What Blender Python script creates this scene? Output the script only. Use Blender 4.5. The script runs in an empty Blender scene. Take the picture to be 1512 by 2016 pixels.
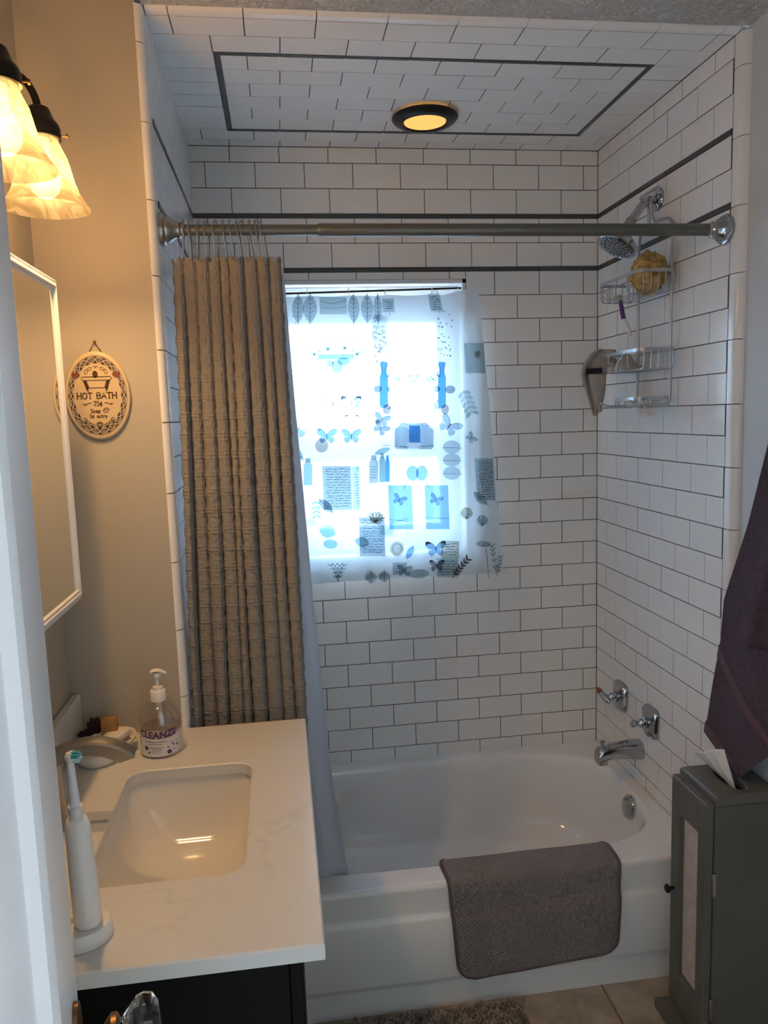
import bpy, bmesh, math, random
from mathutils import Vector, Matrix
random.seed(7)
S = bpy.context.scene
COL = S.collection
PI = math.pi
# ---------------------------------------------------------------- camera
F_PX = 1503.5
CAM = Vector((0.2401, -2.5412, 1.5495))
YAW, PITCH, ROLL = 0.1310, 0.1262, -0.0323
def _axes():
    cy, sy, cp, sp = math.cos(YAW), math.sin(YAW), math.cos(PITCH), math.sin(PITCH)
    f = Vector((sy*cp, cy*cp, -sp)); r = Vector((cy, -sy, 0)); u = r.cross(f)
    cr, sr = math.cos(ROLL), math.sin(ROLL)
    return cr*r + sr*u, -sr*r + cr*u, f
AR, AU, AF = _axes()
cd = bpy.data.cameras.new('camera'); cam = bpy.data.objects.new('camera', cd); COL.objects.link(cam)
cd.sensor_fit = 'VERTICAL'; cd.sensor_height = 24.0; cd.lens = 24.0*F_PX/2016; cd.clip_start = 0.02
M = Matrix.Identity(4)
for i in range(3):
    M[i][0] = AR[i]; M[i][1] = AU[i]; M[i][2] = -AF[i]; M[i][3] = CAM[i]
cam.matrix_world = M
S.camera = cam
def at(px, py, ax, val):
    """point where the sight line of a photo pixel meets the plane ax = val"""
    d = AF + AR*((px-756)/F_PX) + AU*((1008-py)/F_PX)
    return CAM + d*((val-CAM[ax])/d[ax])
# ---------------------------------------------------------------- sky, lights, exposure
S.view_settings.view_transform = 'Standard'
S.view_settings.look = 'None'
S.view_settings.gamma = 1.0
S.view_settings.use_curve_mapping = False
S.cycles.max_bounces = 8; S.cycles.glossy_bounces = 3; S.cycles.transmission_bounces = 6
S.view_settings.exposure = 1.36
wd = bpy.data.worlds.new('overcast_sky'); S.world = wd; wd.use_nodes = True
bg = wd.node_tree.nodes['Background']
bg.inputs[0].default_value = (0.77, 0.89, 1.0, 1); bg.inputs[1].default_value = 16.0
pl_ = bpy.data.lights.new('hall_portal', 'AREA'); pl_.shape = 'RECTANGLE'; pl_.size = 1.9; pl_.size_y = 1.3   # samples the sky at the end left open in the added hall
pl_.cycles.is_portal = True
po = bpy.data.objects.new('hall_portal', pl_); COL.objects.link(po)
po.location = (2.29, -3.30, 1.45); po.rotation_euler = (0, PI/2, 0)
BULB = (1.0, 0.565, 0.22)
# ---------------------------------------------------------------- helpers
WL = {}
def tag(o, label=None, cat=None, group=None, kind=None):
    if label: o['label'] = label
    if cat: o['category'] = cat
    if group: o['group'] = group
    if kind: o['kind'] = kind
    return o
def thing(name, loc, label, cat, group=None):
    o = bpy.data.objects.new(name, None); COL.objects.link(o); o.location = loc
    o.empty_display_size = 0.02; WL[o] = Vector(loc)
    return tag(o, label, cat, group)
def V(*a): return Vector(a)
class MB:
    def __init__(s): s.v = []; s.f = []; s.uv = {}
    def add(s, vs, fs):
        b = len(s.v); s.v += [Vector(p) for p in vs]; s.f += [tuple(i+b for i in q) for q in fs]; return s
    def box(s, x0, x1, y0, y1, z0, z1):
        vs = [(x, y, z) for x in (x0, x1) for y in (y0, y1) for z in (z0, z1)]
        return s.add(vs, [(0,1,3,2),(4,6,7,5),(0,4,5,1),(2,3,7,6),(0,2,6,4),(1,5,7,3)])
    def rbox(s, x0, x1, y0, y1, z0, z1, r=.003, seg=2, mat=None):
        bm = bmesh.new(); bmesh.ops.create_cube(bm, size=1)
        for v in bm.verts: v.co = V((x0+x1)/2+v.co.x*(x1-x0), (y0+y1)/2+v.co.y*(y1-y0), (z0+z1)/2+v.co.z*(z1-z0))
        bmesh.ops.bevel(bm, geom=bm.edges[:], offset=r, segments=seg, profile=.6, affect='EDGES')
        if mat: bm.transform(mat)
        bm.verts.ensure_lookup_table()
        s.add([v.co.copy() for v in bm.verts], [tuple(v.index for v in f.verts) for f in bm.faces]); bm.free(); return s
    def tube(s, pts, r, n=8, closed=False, cap=True):
        pts = [Vector(p) for p in pts]; m = len(pts)
        rs = r if isinstance(r, (list, tuple)) else [r]*m
        b = len(s.v); prev = None
        for i, p in enumerate(pts):
            a = pts[(i-1) % m] if (closed or i > 0) else p
            c = pts[(i+1) % m] if (closed or i < m-1) else p
            t = (c-a).normalized()
            if prev is None:
                prev = t.orthogonal().normalized()
            prev = (prev - t*prev.dot(t))
            prev = prev.normalized() if prev.length > 1e-6 else t.orthogonal().normalized()
            q = t.cross(prev)
            for k in range(n):
                an = 2*PI*k/n
                s.v.append(p + prev*(rs[i]*math.cos(an)) + q*(rs[i]*math.sin(an)))
        rng = m if closed else m-1
        for i in range(rng):
            j = (i+1) % m
            for k in range(n):
                l = (k+1) % n
                s.f.append((b+i*n+k, b+i*n+l, b+j*n+l, b+j*n+k))
        if not closed and cap:
            s.f.append(tuple(b+k for k in range(n))[::-1]); s.f.append(tuple(b+(m-1)*n+k for k in range(n)))
        return s
    def lathe(s, prof, c=(0,0,0), axis=(0,0,1), n=32, sx=1.0, cap=True):
        ax = Vector(axis).normalized(); e1 = ax.orthogonal().normalized()
        if abs(ax.z) > .99: e1 = V(1,0,0)
        e2 = ax.cross(e1); b = len(s.v); c = Vector(c)
        for r, h in prof:
            for k in range(n):
                a = 2*PI*k/n; s.v.append(c + ax*h + e1*(r*math.cos(a)*sx) + e2*(r*math.sin(a)))
        for i in range(len(prof)-1):
            for k in range(n):
                l = (k+1) % n; s.f.append((b+i*n+k, b+i*n+l, b+(i+1)*n+l, b+(i+1)*n+k))
        if cap:
            if prof[0][0] > 1e-6: s.f.append(tuple(b+k for k in range(n))[::-1])
            if prof[-1][0] > 1e-6: s.f.append(tuple(b+(len(prof)-1)*n+k for k in range(n)))
        return s
    def grid(s, fn, nu, nv, uvfn=None):
        b = len(s.v)
        for i in range(nu+1):
            for j in range(nv+1):
                p = fn(i/nu, j/nv); s.v.append(Vector(p))
                if uvfn: s.uv[b+i*(nv+1)+j] = uvfn(i/nu, j/nv)
        for i in range(nu):
            for j in range(nv):
                a = b+i*(nv+1)+j; s.f.append((a, a+nv+1, a+nv+2, a+1))
        return s
    def prism(s, loop, d):
        """loop: closed list of 3D points, swept by vector d"""
        n = len(loop); d = Vector(d); b = len(s.v)
        s.v += [Vector(p) for p in loop] + [Vector(p)+d for p in loop]
        s.f += [(b+i, b+(i+1) % n, b+n+(i+1) % n, b+n+i) for i in range(n)]
        s.f += [tuple(b+i for i in range(n))[::-1], tuple(b+n+i for i in range(n))]
        return s
    def loft(s, loops, cap0=False, cap1=False):
        n = len(loops[0]); b = len(s.v)
        for L in loops: s.v += [Vector(p) for p in L]
        for i in range(len(loops)-1):
            for k in range(n):
                l = (k+1) % n; s.f.append((b+i*n+k, b+i*n+l, b+(i+1)*n+l, b+(i+1)*n+k))
        if cap0: s.f.append(tuple(b+k for k in range(n))[::-1])
        if cap1: s.f.append(tuple(b+(len(loops)-1)*n+k for k in range(n)))
        return s
    def ball(s, c, r, n=16, m=10, sc=(1,1,1)):
        prof = [(max(r*math.sin(PI*i/m), 0), -r*math.cos(PI*i/m)) for i in range(m+1)]
        b = len(s.v); s.lathe(prof, (0,0,0), (0,0,1), n, cap=False)
        for i in range(b, len(s.v)): s.v[i] = V(c[0]+s.v[i].x*sc[0], c[1]+s.v[i].y*sc[1], c[2]+s.v[i].z*sc[2])
        return s
    def build(s, name, mat, parent=None, smooth=40, label=None, recalc=True, origin=None, merge=False):
        vs = s.v
        lo = V(*[min(p[i] for p in vs) for i in range(3)]); hi = V(*[max(p[i] for p in vs) for i in range(3)])
        c = (lo+hi)/2
        if parent is None: c.z = lo.z
        if origin is not None: c = Vector(origin)
        me = bpy.data.meshes.new(name); me.from_pydata([p-c for p in vs], [], s.f)
        if s.uv:
            ul = me.uv_layers.new(name='UVMap')
            for lp in me.loops: ul.data[lp.index].uv = s.uv.get(lp.vertex_index, (0,0))
        if recalc or merge:
            bm = bmesh.new(); bm.from_mesh(me)
            if merge: bmesh.ops.remove_doubles(bm, verts=bm.verts[:], dist=1e-5)
            if recalc: bmesh.ops.recalc_face_normals(bm, faces=bm.faces[:])
            bm.to_mesh(me); bm.free()
        if smooth:
            me.polygons.foreach_set('use_smooth', [True]*len(me.polygons)); me.set_sharp_from_angle(angle=math.radians(smooth))
        me.materials.append(mat)
        o = bpy.data.objects.new(name, me); COL.objects.link(o); WL[o] = c
        if parent is not None:
            o.parent = parent; o.location = c - WL[parent]
        else: o.location = c
        if label: o['label'] = label
        return o
def solidify(o, t, off=0):
    m = o.modifiers.new('thickness', 'SOLIDIFY'); m.thickness = t; m.offset = off; return o
def dup(o, delta, label, parent=None):
    c = o.copy(); COL.objects.link(c)
    if parent is None: c.location = o.location + Vector(delta); c['label'] = label
    else: c.parent = parent
    for ch in o.children: dup(ch, (0,0,0), None, c)
    return c
def spline(pts, n=8, closed=False):
    pts = [Vector(p) for p in pts]; out = []; m = len(pts)
    for i in range(m if closed else m-1):
        g = lambda k: pts[k % m] if closed else pts[max(0, min(m-1, k))]
        p0, p1, p2, p3 = g(i-1), g(i), g(i+1), g(i+2)
        for k in range(n):
            t = k/n
            out.append(.5*((2*p1)+(p2-p0)*t+(2*p0-5*p1+4*p2-p3)*t*t+(3*p1-p0-3*p2+p3)*t**3))
    if not closed: out.append(pts[-1])
    return out
def rrect(x0, x1, y0, y1, r, n=8):
    out = []
    for cx, cy, a0 in ((x1-r, y1-r, 0), (x0+r, y1-r, PI/2), (x0+r, y0+r, PI), (x1-r, y0+r, 3*PI/2)):
        for k in range(n+1):
            a = a0+PI/2*k/n; out.append((cx+r*math.cos(a), cy+r*math.sin(a)))
    return out
def lerp(a, b, t): return a+(b-a)*t
def sst(a, b, x):
    t = max(0., min(1., (x-a)/(b-a))); return t*t*(3-2*t)
def curve_at(keys, t):
    for (t0, v0), (t1, v1) in zip(keys, keys[1:]):
        if t <= t1: return lerp(v0, v1, (t-t0)/(t1-t0))
    return keys[-1][1]
# ---------------------------------------------------------------- materials
def mk(name):
    m = bpy.data.materials.new(name); m.use_nodes = True
    nt = m.node_tree; return m, nt, nt.nodes, nt.links, nt.nodes.get('Principled BSDF')
def P(name, c, rough=.5, metal=0., bump=None, var=None, coat=0., spec=.5, sheen=0., sub=None, trans=0., ior=1.45):
    m, nt, N, L, b = mk(name)
    b.inputs['Base Color'].default_value = (*c, 1); b.inputs['Roughness'].default_value = rough
    b.inputs['Metallic'].default_value = metal; b.inputs['Coat Weight'].default_value = coat
    b.inputs['Specular IOR Level'].default_value = spec; b.inputs['Sheen Weight'].default_value = sheen
    b.inputs['Transmission Weight'].default_value = trans; b.inputs['IOR'].default_value = ior
    tc = N.new('ShaderNodeTexCoord')
    if var:
        sc_, amt = var
        n = N.new('ShaderNodeTexNoise'); n.inputs['Scale'].default_value = sc_; n.inputs['Detail'].default_value = 4
        L.new(tc.outputs['Object'], n.inputs['Vector'])
        r = N.new('ShaderNodeValToRGB')
        r.color_ramp.elements[0].position = .3; r.color_ramp.elements[1].position = .7
        r.color_ramp.elements[0].color = (*[max(0, k*(1-amt)) for k in c], 1); r.color_ramp.elements[1].color = (*[min(1, k*(1+amt)) for k in c], 1)
        L.new(n.outputs['Fac'], r.inputs['Fac']); L.new(r.outputs['Color'], b.inputs['Base Color'])
    if bump:
        sc_, st, di = bump
        n = N.new('ShaderNodeTexNoise'); n.inputs['Scale'].default_value = sc_; n.inputs['Detail'].default_value = 3
        L.new(tc.outputs['Object'], n.inputs['Vector'])
        bp = N.new('ShaderNodeBump'); bp.inputs['Strength'].default_value = st; bp.inputs['Distance'].default_value = di
        L.new(n.outputs['Fac'], bp.inputs['Height']); L.new(bp.outputs['Normal'], b.inputs['Normal'])
    return m
def mathn(nt, op, a, b=None, c=None):
    n = nt.nodes.new('ShaderNodeMath'); n.operation = op
    for i, x in enumerate((a, b, c)):
        if x is None: continue
        if isinstance(x, (int, float)): n.inputs[i].default_value = x
        else: nt.links.new(x, n.inputs[i])
    return n.outputs[0]
TILE = P('white_glazed_tile', (.87,.865,.85), .12, var=(3.0,.03), bump=(14,.04,.004), spec=.5)
GROUT = P('dark_grout', (.075,.08,.09), .9)
LINER = P('charcoal_glazed_liner', (.075,.085,.095), .18)
PAINT = P('greige_wall_paint', (.45,.415,.35), .48, bump=(60,.12,.002))
PAINTB = P('pale_grey_wall_paint', (.60,.62,.63), .5, bump=(60,.12,.002))
HALLP = P('hall_dimming_paint', (.22,.215,.20), .6)  # kept dark so the added hall passes less light on
WHITEP = P('white_gloss_paint', (.74,.75,.77), .35, bump=(40,.06,.001))
ENAMEL = P('white_bath_enamel', (.86,.86,.85), .10, coat=.4)
CERAM = P('white_sink_ceramic', (.80,.78,.74), .10, coat=.3)
CHROME = P('chrome', (.46,.49,.52), .10, 1.0)
NICKEL = P('brushed_nickel', (.50,.47,.43), .30, 1.0)
STEEL = P('dull_steel', (.40,.39,.36), .28, 1.0)
RODM = P('painted_grey_rod', (.155,.16,.15), .36, .55)
BLACKM = P('oiled_bronze', (.012,.011,.010), .30, .4)
BLACKW = P('black_vanity_wood', (.004,.004,.004), .55, spec=.15)
WPLAST = P('white_plastic', (.78,.77,.75), .3)
WIREM = P('silver_coated_wire', (.46,.48,.50), .30, .65)
GREYWOOD = P('grey_painted_wood', (.120,.117,.106), .42, bump=(30,.1,.002), var=(6,.06))
SHADEIN = P('inside_shade_black', (.01,.01,.01), .8)
PURPLE = P('purple_terry', (.100,.064,.095), 1.0, bump=(520,1.0,.007), var=(90,.25), sheen=.15, spec=.05)
PURPLE2 = P('purple_woven_band', (.120,.065,.090), .8, bump=(160,.5,.002), var=(60,.15))
PAPER = P('white_tissue', (.80,.78,.77), .85)
MIRROR = P('mirror_silver', (.86,.86,.82), .02, 1.0)
CREAMP = P('cream_sign_ceramic', (.60,.47,.30), .35)
INK = P('dark_brown_ink', (.055,.022,.012), .6)
INKL = P('pale_grey_scroll', (.50,.44,.36), .5)
STRING = P('brown_cord', (.12,.05,.03), .8)
LOOFAH = P('natural_sponge', (.50,.33,.13), .95, bump=(120,1.0,.006), var=(45,.45))
RZPURP = P('purple_plastic', (.10,.035,.20), .35)
CLOTH = P('beige_wash_cloth', (.46,.42,.37), .95, bump=(300,.6,.002), var=(30,.1))
NAVY = P('navy_cloth', (.008,.010,.025), .9)
SOAPW = P('white_soap', (.75,.70,.62), .5)
SOAPO = P('tan_soap', (.33,.17,.055), .55, var=(50,.2))
SCRUNCH = P('dark_purple_crochet', (.030,.010,.022), .95, bump=(200,.8,.003))
TEALB = P('teal_bristle', (.10,.50,.55), .6)
PALEB = P('pale_blue_bristle', (.62,.80,.84), .6)
COPPER = P('copper_insert', (.32,.12,.07), .3, .6)
BRASS = P('aged_brass', (.20,.11,.055), .38, .9)
CLEAR = P('clear_knob_glass', (.9,.93,.92), .03, trans=1.0, ior=1.5)
def counter_mat():
    m, nt, N, L, b = mk('marbled_quartz')
    tc = N.new('ShaderNodeTexCoord'); n1 = N.new('ShaderNodeTexNoise'); n1.inputs['Scale'].default_value = 5; n1.inputs['Detail'].default_value = 8; n1.inputs['Distortion'].default_value = 1.4
    L.new(tc.outputs['Object'], n1.inputs['Vector'])
    a = mathn(nt, 'SUBTRACT', n1.outputs['Fac'], .5); a = mathn(nt, 'ABSOLUTE', a)
    a = mathn(nt, 'MULTIPLY', a, 30); a = mathn(nt, 'MINIMUM', a, 1)
    n2 = N.new('ShaderNodeTexNoise'); n2.inputs['Scale'].default_value = 3.3; L.new(tc.outputs['Object'], n2.inputs['Vector'])
    g = mathn(nt, 'MULTIPLY', mathn(nt, 'SUBTRACT', n2.outputs['Fac'], .52), 6); g.node.use_clamp = True
    k = mathn(nt, 'SUBTRACT', 1, mathn(nt, 'MULTIPLY', mathn(nt, 'SUBTRACT', 1, a), g))
    mx = N.new('ShaderNodeMix'); mx.data_type = 'RGBA'
    mx.inputs['A'].default_value = (.56,.55,.53,1); mx.inputs['B'].default_value = (.70,.70,.68,1)
    L.new(k, mx.inputs['Factor']); L.new(mx.outputs['Result'], b.inputs['Base Color'])
    b.inputs['Roughness'].default_value = .28
    return m
QUARTZ = counter_mat()
def floor_mat():
    m, nt, N, L, b = mk('beige_stone_tile')
    tc = N.new('ShaderNodeTexCoord'); n1 = N.new('ShaderNodeTexNoise'); n1.inputs['Scale'].default_value = 14; n1.inputs['Detail'].default_value = 8; n1.inputs['Distortion'].default_value = .8
    L.new(tc.outputs['Object'], n1.inputs['Vector'])
    r = N.new('ShaderNodeValToRGB'); e = r.color_ramp.elements
    e[0].position = .3; e[0].color = (.30,.245,.19,1); e[1].position = .7; e[1].color = (.47,.41,.34,1)
    L.new(n1.outputs['Fac'], r.inputs['Fac']); L.new(r.outputs['Color'], b.inputs['Base Color']); b.inputs['Roughness'].default_value = .4
    return m
STONE = floor_mat()
def texture_ceiling():
    m, nt, N, L, b = mk('knockdown_ceiling')
    b.inputs['Base Color'].default_value = (.66,.65,.62,1); b.inputs['Roughness'].default_value = .85
    tc = N.new('ShaderNodeTexCoord'); n1 = N.new('ShaderNodeTexNoise'); n1.inputs['Scale'].default_value = 75; n1.inputs['Detail'].default_value = 3; n1.inputs['Distortion'].default_value = 1.2
    L.new(tc.outputs['Object'], n1.inputs['Vector'])
    r = N.new('ShaderNodeValToRGB'); r.color_ramp.elements[0].position = .42; r.color_ramp.elements[1].position = .62
    L.new(n1.outputs['Fac'], r.inputs['Fac'])
    bp = N.new('ShaderNodeBump'); bp.inputs['Strength'].default_value = 1; bp.inputs['Distance'].default_value = .006
    L.new(r.outputs['Color'], bp.inputs['Height']); L.new(bp.outputs['Normal'], b.inputs['Normal'])
    return m
POPCORN = texture_ceiling()
def waffle_mat():
    m, nt, N, L, b = mk('taupe_waffle_fabric')
    b.inputs['Roughness'].default_value = .95; b.inputs['Sheen Weight'].default_value = .1
    uv = N.new('ShaderNodeUVMap'); uv.uv_map = 'UVMap'
    sp = N.new('ShaderNodeSeparateXYZ'); L.new(uv.outputs[0], sp.inputs[0])
    u, v = sp.outputs[0], sp.outputs[1]
    n = N.new('ShaderNodeTexNoise'); n.inputs['Scale'].default_value = 260; n.inputs['Detail'].default_value = 2; L.new(uv.outputs[0], n.inputs['Vector'])
    bp = N.new('ShaderNodeBump'); bp.inputs['Strength'].default_value = .5; bp.inputs['Distance'].default_value = .0012
    L.new(n.outputs['Fac'], bp.inputs['Height']); L.new(bp.outputs['Normal'], b.inputs['Normal'])
    r = N.new('ShaderNodeValToRGB'); r.color_ramp.elements[0].color = (.215,.200,.188,1); r.color_ramp.elements[1].color = (.285,.266,.250,1)
    L.new(n.outputs['Fac'], r.inputs['Fac']); L.new(r.outputs['Color'], b.inputs['Base Color'])
    return m
WAFFLE = waffle_mat()
def mat_weave():
    m, nt, N, L, b = mk('grey_knobbly_memory_foam')
    b.inputs['Roughness'].default_value = .9; b.inputs['Sheen Weight'].default_value = .15
    uv = N.new('ShaderNodeUVMap'); uv.uv_map = 'UVMap'; sp = N.new('ShaderNodeSeparateXYZ'); L.new(uv.outputs[0], sp.inputs[0])
    u, v = sp.outputs[0], sp.outputs[1]
    a = mathn(nt, 'ABSOLUTE', mathn(nt, 'SINE', mathn(nt, 'MULTIPLY', mathn(nt, 'ADD', u, v), PI/.0105)))
    c = mathn(nt, 'ABSOLUTE', mathn(nt, 'SINE', mathn(nt, 'MULTIPLY', mathn(nt, 'SUBTRACT', u, v), PI/.0105)))
    h = mathn(nt, 'MULTIPLY', a, c)
    bp = N.new('ShaderNodeBump'); bp.inputs['Strength'].default_value = 1; bp.inputs['Distance'].default_value = .004
    L.new(h, bp.inputs['Height']); L.new(bp.outputs['Normal'], b.inputs['Normal'])
    n = N.new('ShaderNodeTexNoise'); n.inputs['Scale'].default_value = 9; L.new(uv.outputs[0], n.inputs['Vector'])
    r = N.new('ShaderNodeValToRGB'); r.color_ramp.elements[0].color = (.215,.195,.197,1); r.color_ramp.elements[1].color = (.285,.262,.264,1)
    L.new(n.outputs['Fac'], r.inputs['Fac']); L.new(r.outputs['Color'], b.inputs['Base Color'])
    return m
MATWEAVE = mat_weave()
MATEDGE = P('grey_binding', (.115,.100,.102), .8, bump=(200,.3,.001))
def shader_mix(name, parts):
    """parts: list of (bsdf node type, weight, settings)"""
    m, nt, N, L, b = mk(name); N.remove(b); out = N['Material Output']
    acc = None; tot = 0
    for typ, w, st in parts:
        n = N.new(typ)
        for k, x in st.items(): n.inputs[k].default_value = x
        if acc is None: acc = n.outputs[0]; tot = w
        else:
            mx = N.new('ShaderNodeMixShader'); tot += w; mx.inputs[0].default_value = w/tot
            L.new(acc, mx.inputs[1]); L.new(n.outputs[0], mx.inputs[2]); acc = mx.outputs[0]
    L.new(acc, out.inputs[0]); return m
SHEER = shader_mix('printed_sheer_plastic', [
    ('ShaderNodeBsdfDiffuse', .62, {'Color': (.86,.88,.90,1)}),
    ('ShaderNodeBsdfTranslucent', .085, {'Color': (.42,.72,.96,1)}),
    ('ShaderNodeBsdfRefraction', .165, {'Color': (.84,.94,1,1), 'Roughness': .34, 'IOR': 1.25})])
LINERM = shader_mix('white_liner_vinyl', [
    ('ShaderNodeBsdfDiffuse', .55, {'Color': (.72,.73,.77,1)}),
    ('ShaderNodeBsdfTranslucent', .40, {'Color': (.75,.78,.84,1)}),
    ('ShaderNodeBsdfGlossy', .05, {'Color': (1,1,1,1), 'Roughness': .35})])
PANE = shader_mix('window_glass', [
    ('ShaderNodeBsdfTransparent', .94, {'Color': (.96,.98,1,1)}),
    ('ShaderNodeBsdfGlossy', .06, {'Color': (1,1,1,1), 'Roughness': .02})])
BOTTLE = shader_mix('clear_bottle_plastic', [
    ('ShaderNodeBsdfTransparent', .88, {'Color': (.93,.92,.92,1)}),
    ('ShaderNodeBsdfGlossy', .12, {'Color': (1,1,1,1), 'Roughness': .05})])
SOAPLQ = shader_mix('violet_liquid_soap', [
    ('ShaderNodeBsdfTransparent', .90, {'Color': (.86,.82,.86,1)}),
    ('ShaderNodeBsdfDiffuse', .10, {'Color': (.40,.36,.42,1)})])
def shade_mat():
    m, nt, N, L, b = mk('alabaster_glass'); N.remove(b); out = N['Material Output']
    tc = N.new('ShaderNodeTexCoord'); n = N.new('ShaderNodeTexNoise'); n.inputs['Scale'].default_value = 16; n.inputs['Detail'].default_value = 6; n.inputs['Distortion'].default_value = 2.2
    L.new(tc.outputs['Object'], n.inputs['Vector'])
    a = mathn(nt, 'ABSOLUTE', mathn(nt, 'SUBTRACT', n.outputs['Fac'], .5)); a = mathn(nt, 'MULTIPLY', a, 9); a.node.use_clamp = True
    mx = N.new('ShaderNodeMix'); mx.data_type = 'RGBA'; mx.inputs['A'].default_value = (.062,.054,.040,1); mx.inputs['B'].default_value = (.115,.105,.082,1)
    L.new(a, mx.inputs['Factor'])
    t = N.new('ShaderNodeBsdfTranslucent'); d = N.new('ShaderNodeBsdfTransparent'); d.inputs[0].default_value = (.90,.78,.60,1)
    g = N.new('ShaderNodeBsdfGlossy'); g.inputs['Roughness'].default_value = .25
    L.new(mx.outputs['Result'], t.inputs[0])
    m1 = N.new('ShaderNodeMixShader'); df = N.new('ShaderNodeBsdfDiffuse'); L.new(mx.outputs['Result'], df.inputs[0]); m0 = N.new('ShaderNodeMixShader'); m0.inputs[0].default_value = .5; L.new(t.outputs[0], m0.inputs[1]); L.new(df.outputs[0], m0.inputs[2])
    m1.inputs[0].default_value = .24; L.new(m0.outputs[0], m1.inputs[1]); L.new(d.outputs[0], m1.inputs[2])
    m2 = N.new('ShaderNodeMixShader'); m2.inputs[0].default_value = .03; L.new(m1.outputs[0], m2.inputs[1]); L.new(g.outputs[0], m2.inputs[2])
    L.new(m2.outputs[0], out.inputs[0]); return m
SHADE = shade_mat()
def emit(name, c, s):
    m, nt, N, L, b = mk(name); N.remove(b); e = N.new('ShaderNodeEmission'); e.inputs[0].default_value = (*c, 1); e.inputs[1].default_value = s
    L.new(e.outputs[0], N['Material Output'].inputs[0]); return m
def bulb_mat():
    m, nt, N, L, b = mk('glowing_bulb_glass'); N.remove(b)
    t = N.new('ShaderNodeBsdfTransparent'); t.inputs[0].default_value = (.9,.9,.88,1); e = N.new('ShaderNodeEmission'); e.inputs[0].default_value = (1,.74,.40,1); e.inputs[1].default_value = 1.3
    a = N.new('ShaderNodeAddShader'); L.new(t.outputs[0], a.inputs[0]); L.new(e.outputs[0], a.inputs[1]); L.new(a.outputs[0], N['Material Output'].inputs[0]); return m
BULBM = bulb_mat()
LENS = emit('lit_amber_lens', (1.0, .50, .13), .52)
def film(name, c, dens=.8):
    """translucent printed ink film: tints what shines through it"""
    return shader_mix(name, [('ShaderNodeBsdfTransparent', dens, {'Color': (*c, 1)}), ('ShaderNodeBsdfDiffuse', 1-dens, {'Color': (*[k*.8 for k in c], 1)})])
# ---------------------------------------------------------------- dimensions
W, VP, PH, BH, Z0, ZC, RIM = 1.330, .07725, .154, .0136, 2.012, 2.396, .347
G = .0022           # joint width
YF = -.774          # front edge of the field tile
YS = -.824          # face of the partition beside the vanity
XL, XR = -.248, 1.350
ZR = 2.405          # room ceiling
YD = -2.50          # wall with the doorway
WIN = (.22, .873, 1.065, 1.987)   # x0 x1 z0 z1 of the window opening
# ---------------------------------------------------------------- structure
def struct(name, mb, mat, smooth=0):
    o = mb.build(name, mat, None, smooth, origin=(0,0,0)); o['kind'] = 'structure'; return o
m = MB()
x0, x1, z0, z1 = WIN
m.box(-.02, x0, .0010, .16, 0, 2.6).box(x1, W+.02, .0010, .16, 0, 2.6).box(x0, x1, .0010, .16, 0, z0).box(x0, x1, .0010, .16, z1, 2.6)
wall_back = struct('wall_alcove_back', m, GROUT)
wall_al = struct('wall_alcove_left', MB().box(-.23, .0018, YS+.05, .16, 0, 2.6), GROUT)
wall_ar = struct('wall_alcove_right', MB().box(W+.0010, W+.16, -.775, .16, 0, 2.6), GROUT)
ceil_a = struct('ceiling_alcove', MB().box(-.01, W+.01, -.775, .05, ZC+.0010, ZC+.15), GROUT)
struct('wall_partition', MB().box(XL, -.011, YS, YS+.06, 0, 2.55), PAINT)
struct('wall_left', MB().box(XL-.12, XL, YD-.14, YS+.06, 0, 2.55), PAINT)
struct('wall_right', MB().box(XR, XR+.13, YD-.14, -.80, 0, 2.55), PAINTB)
m = MB().box(XL, .12, YD-.14, YD, 0, 2.55).box(.90, XR, YD-.14, YD, 0, 2.55).box(.12, .90, YD-.14, YD, 2.03, 2.55)
struct('wall_front', m, PAINTB)
struct('ceiling', MB().box(XL-.1, XR+.1, YD-.14, -.797, ZR, ZR+.12), POPCORN)
floor = struct('floor', MB().box(XL-.1, XR+.1, YD-.14, .1, -.08, -.0025), P('tan_floor_grout', (.20,.165,.13), .9))
struct('wall_hall_unseen', MB().box(-1.3, 2.3, -4.05, -3.95, 0, 2.5).box(-1.35, -1.25, -4.0, YD-.14, 0, 2.5).box(2.26, 2.34, -4.0, YD-.14, 0, .5).box(-1.3, XL-.12, YD-.14, YD, 0, 2.5).box(XR+.13, 2.3, YD-.14, YD, 0, 2.5), HALLP)  # unseen hall shell, added to cut the daylight coming through the doorway
struct('ceiling_hall_unseen', MB().box(-1.3, 2.3, -4.0, YD-.14, 2.42, 2.5), HALLP)
struct('floor_hall_unseen', MB().box(-1.3, 2.3, -4.0, YD-.14, -.08, 0), P('unseen_hall_carpet', (.30,.27,.23), .95))
struct('ground', MB().box(-30, 30, .3, 60, -.6, -.5), P('pale_ground', (.12,.125,.125), .9, var=(.7,.3)))
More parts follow.
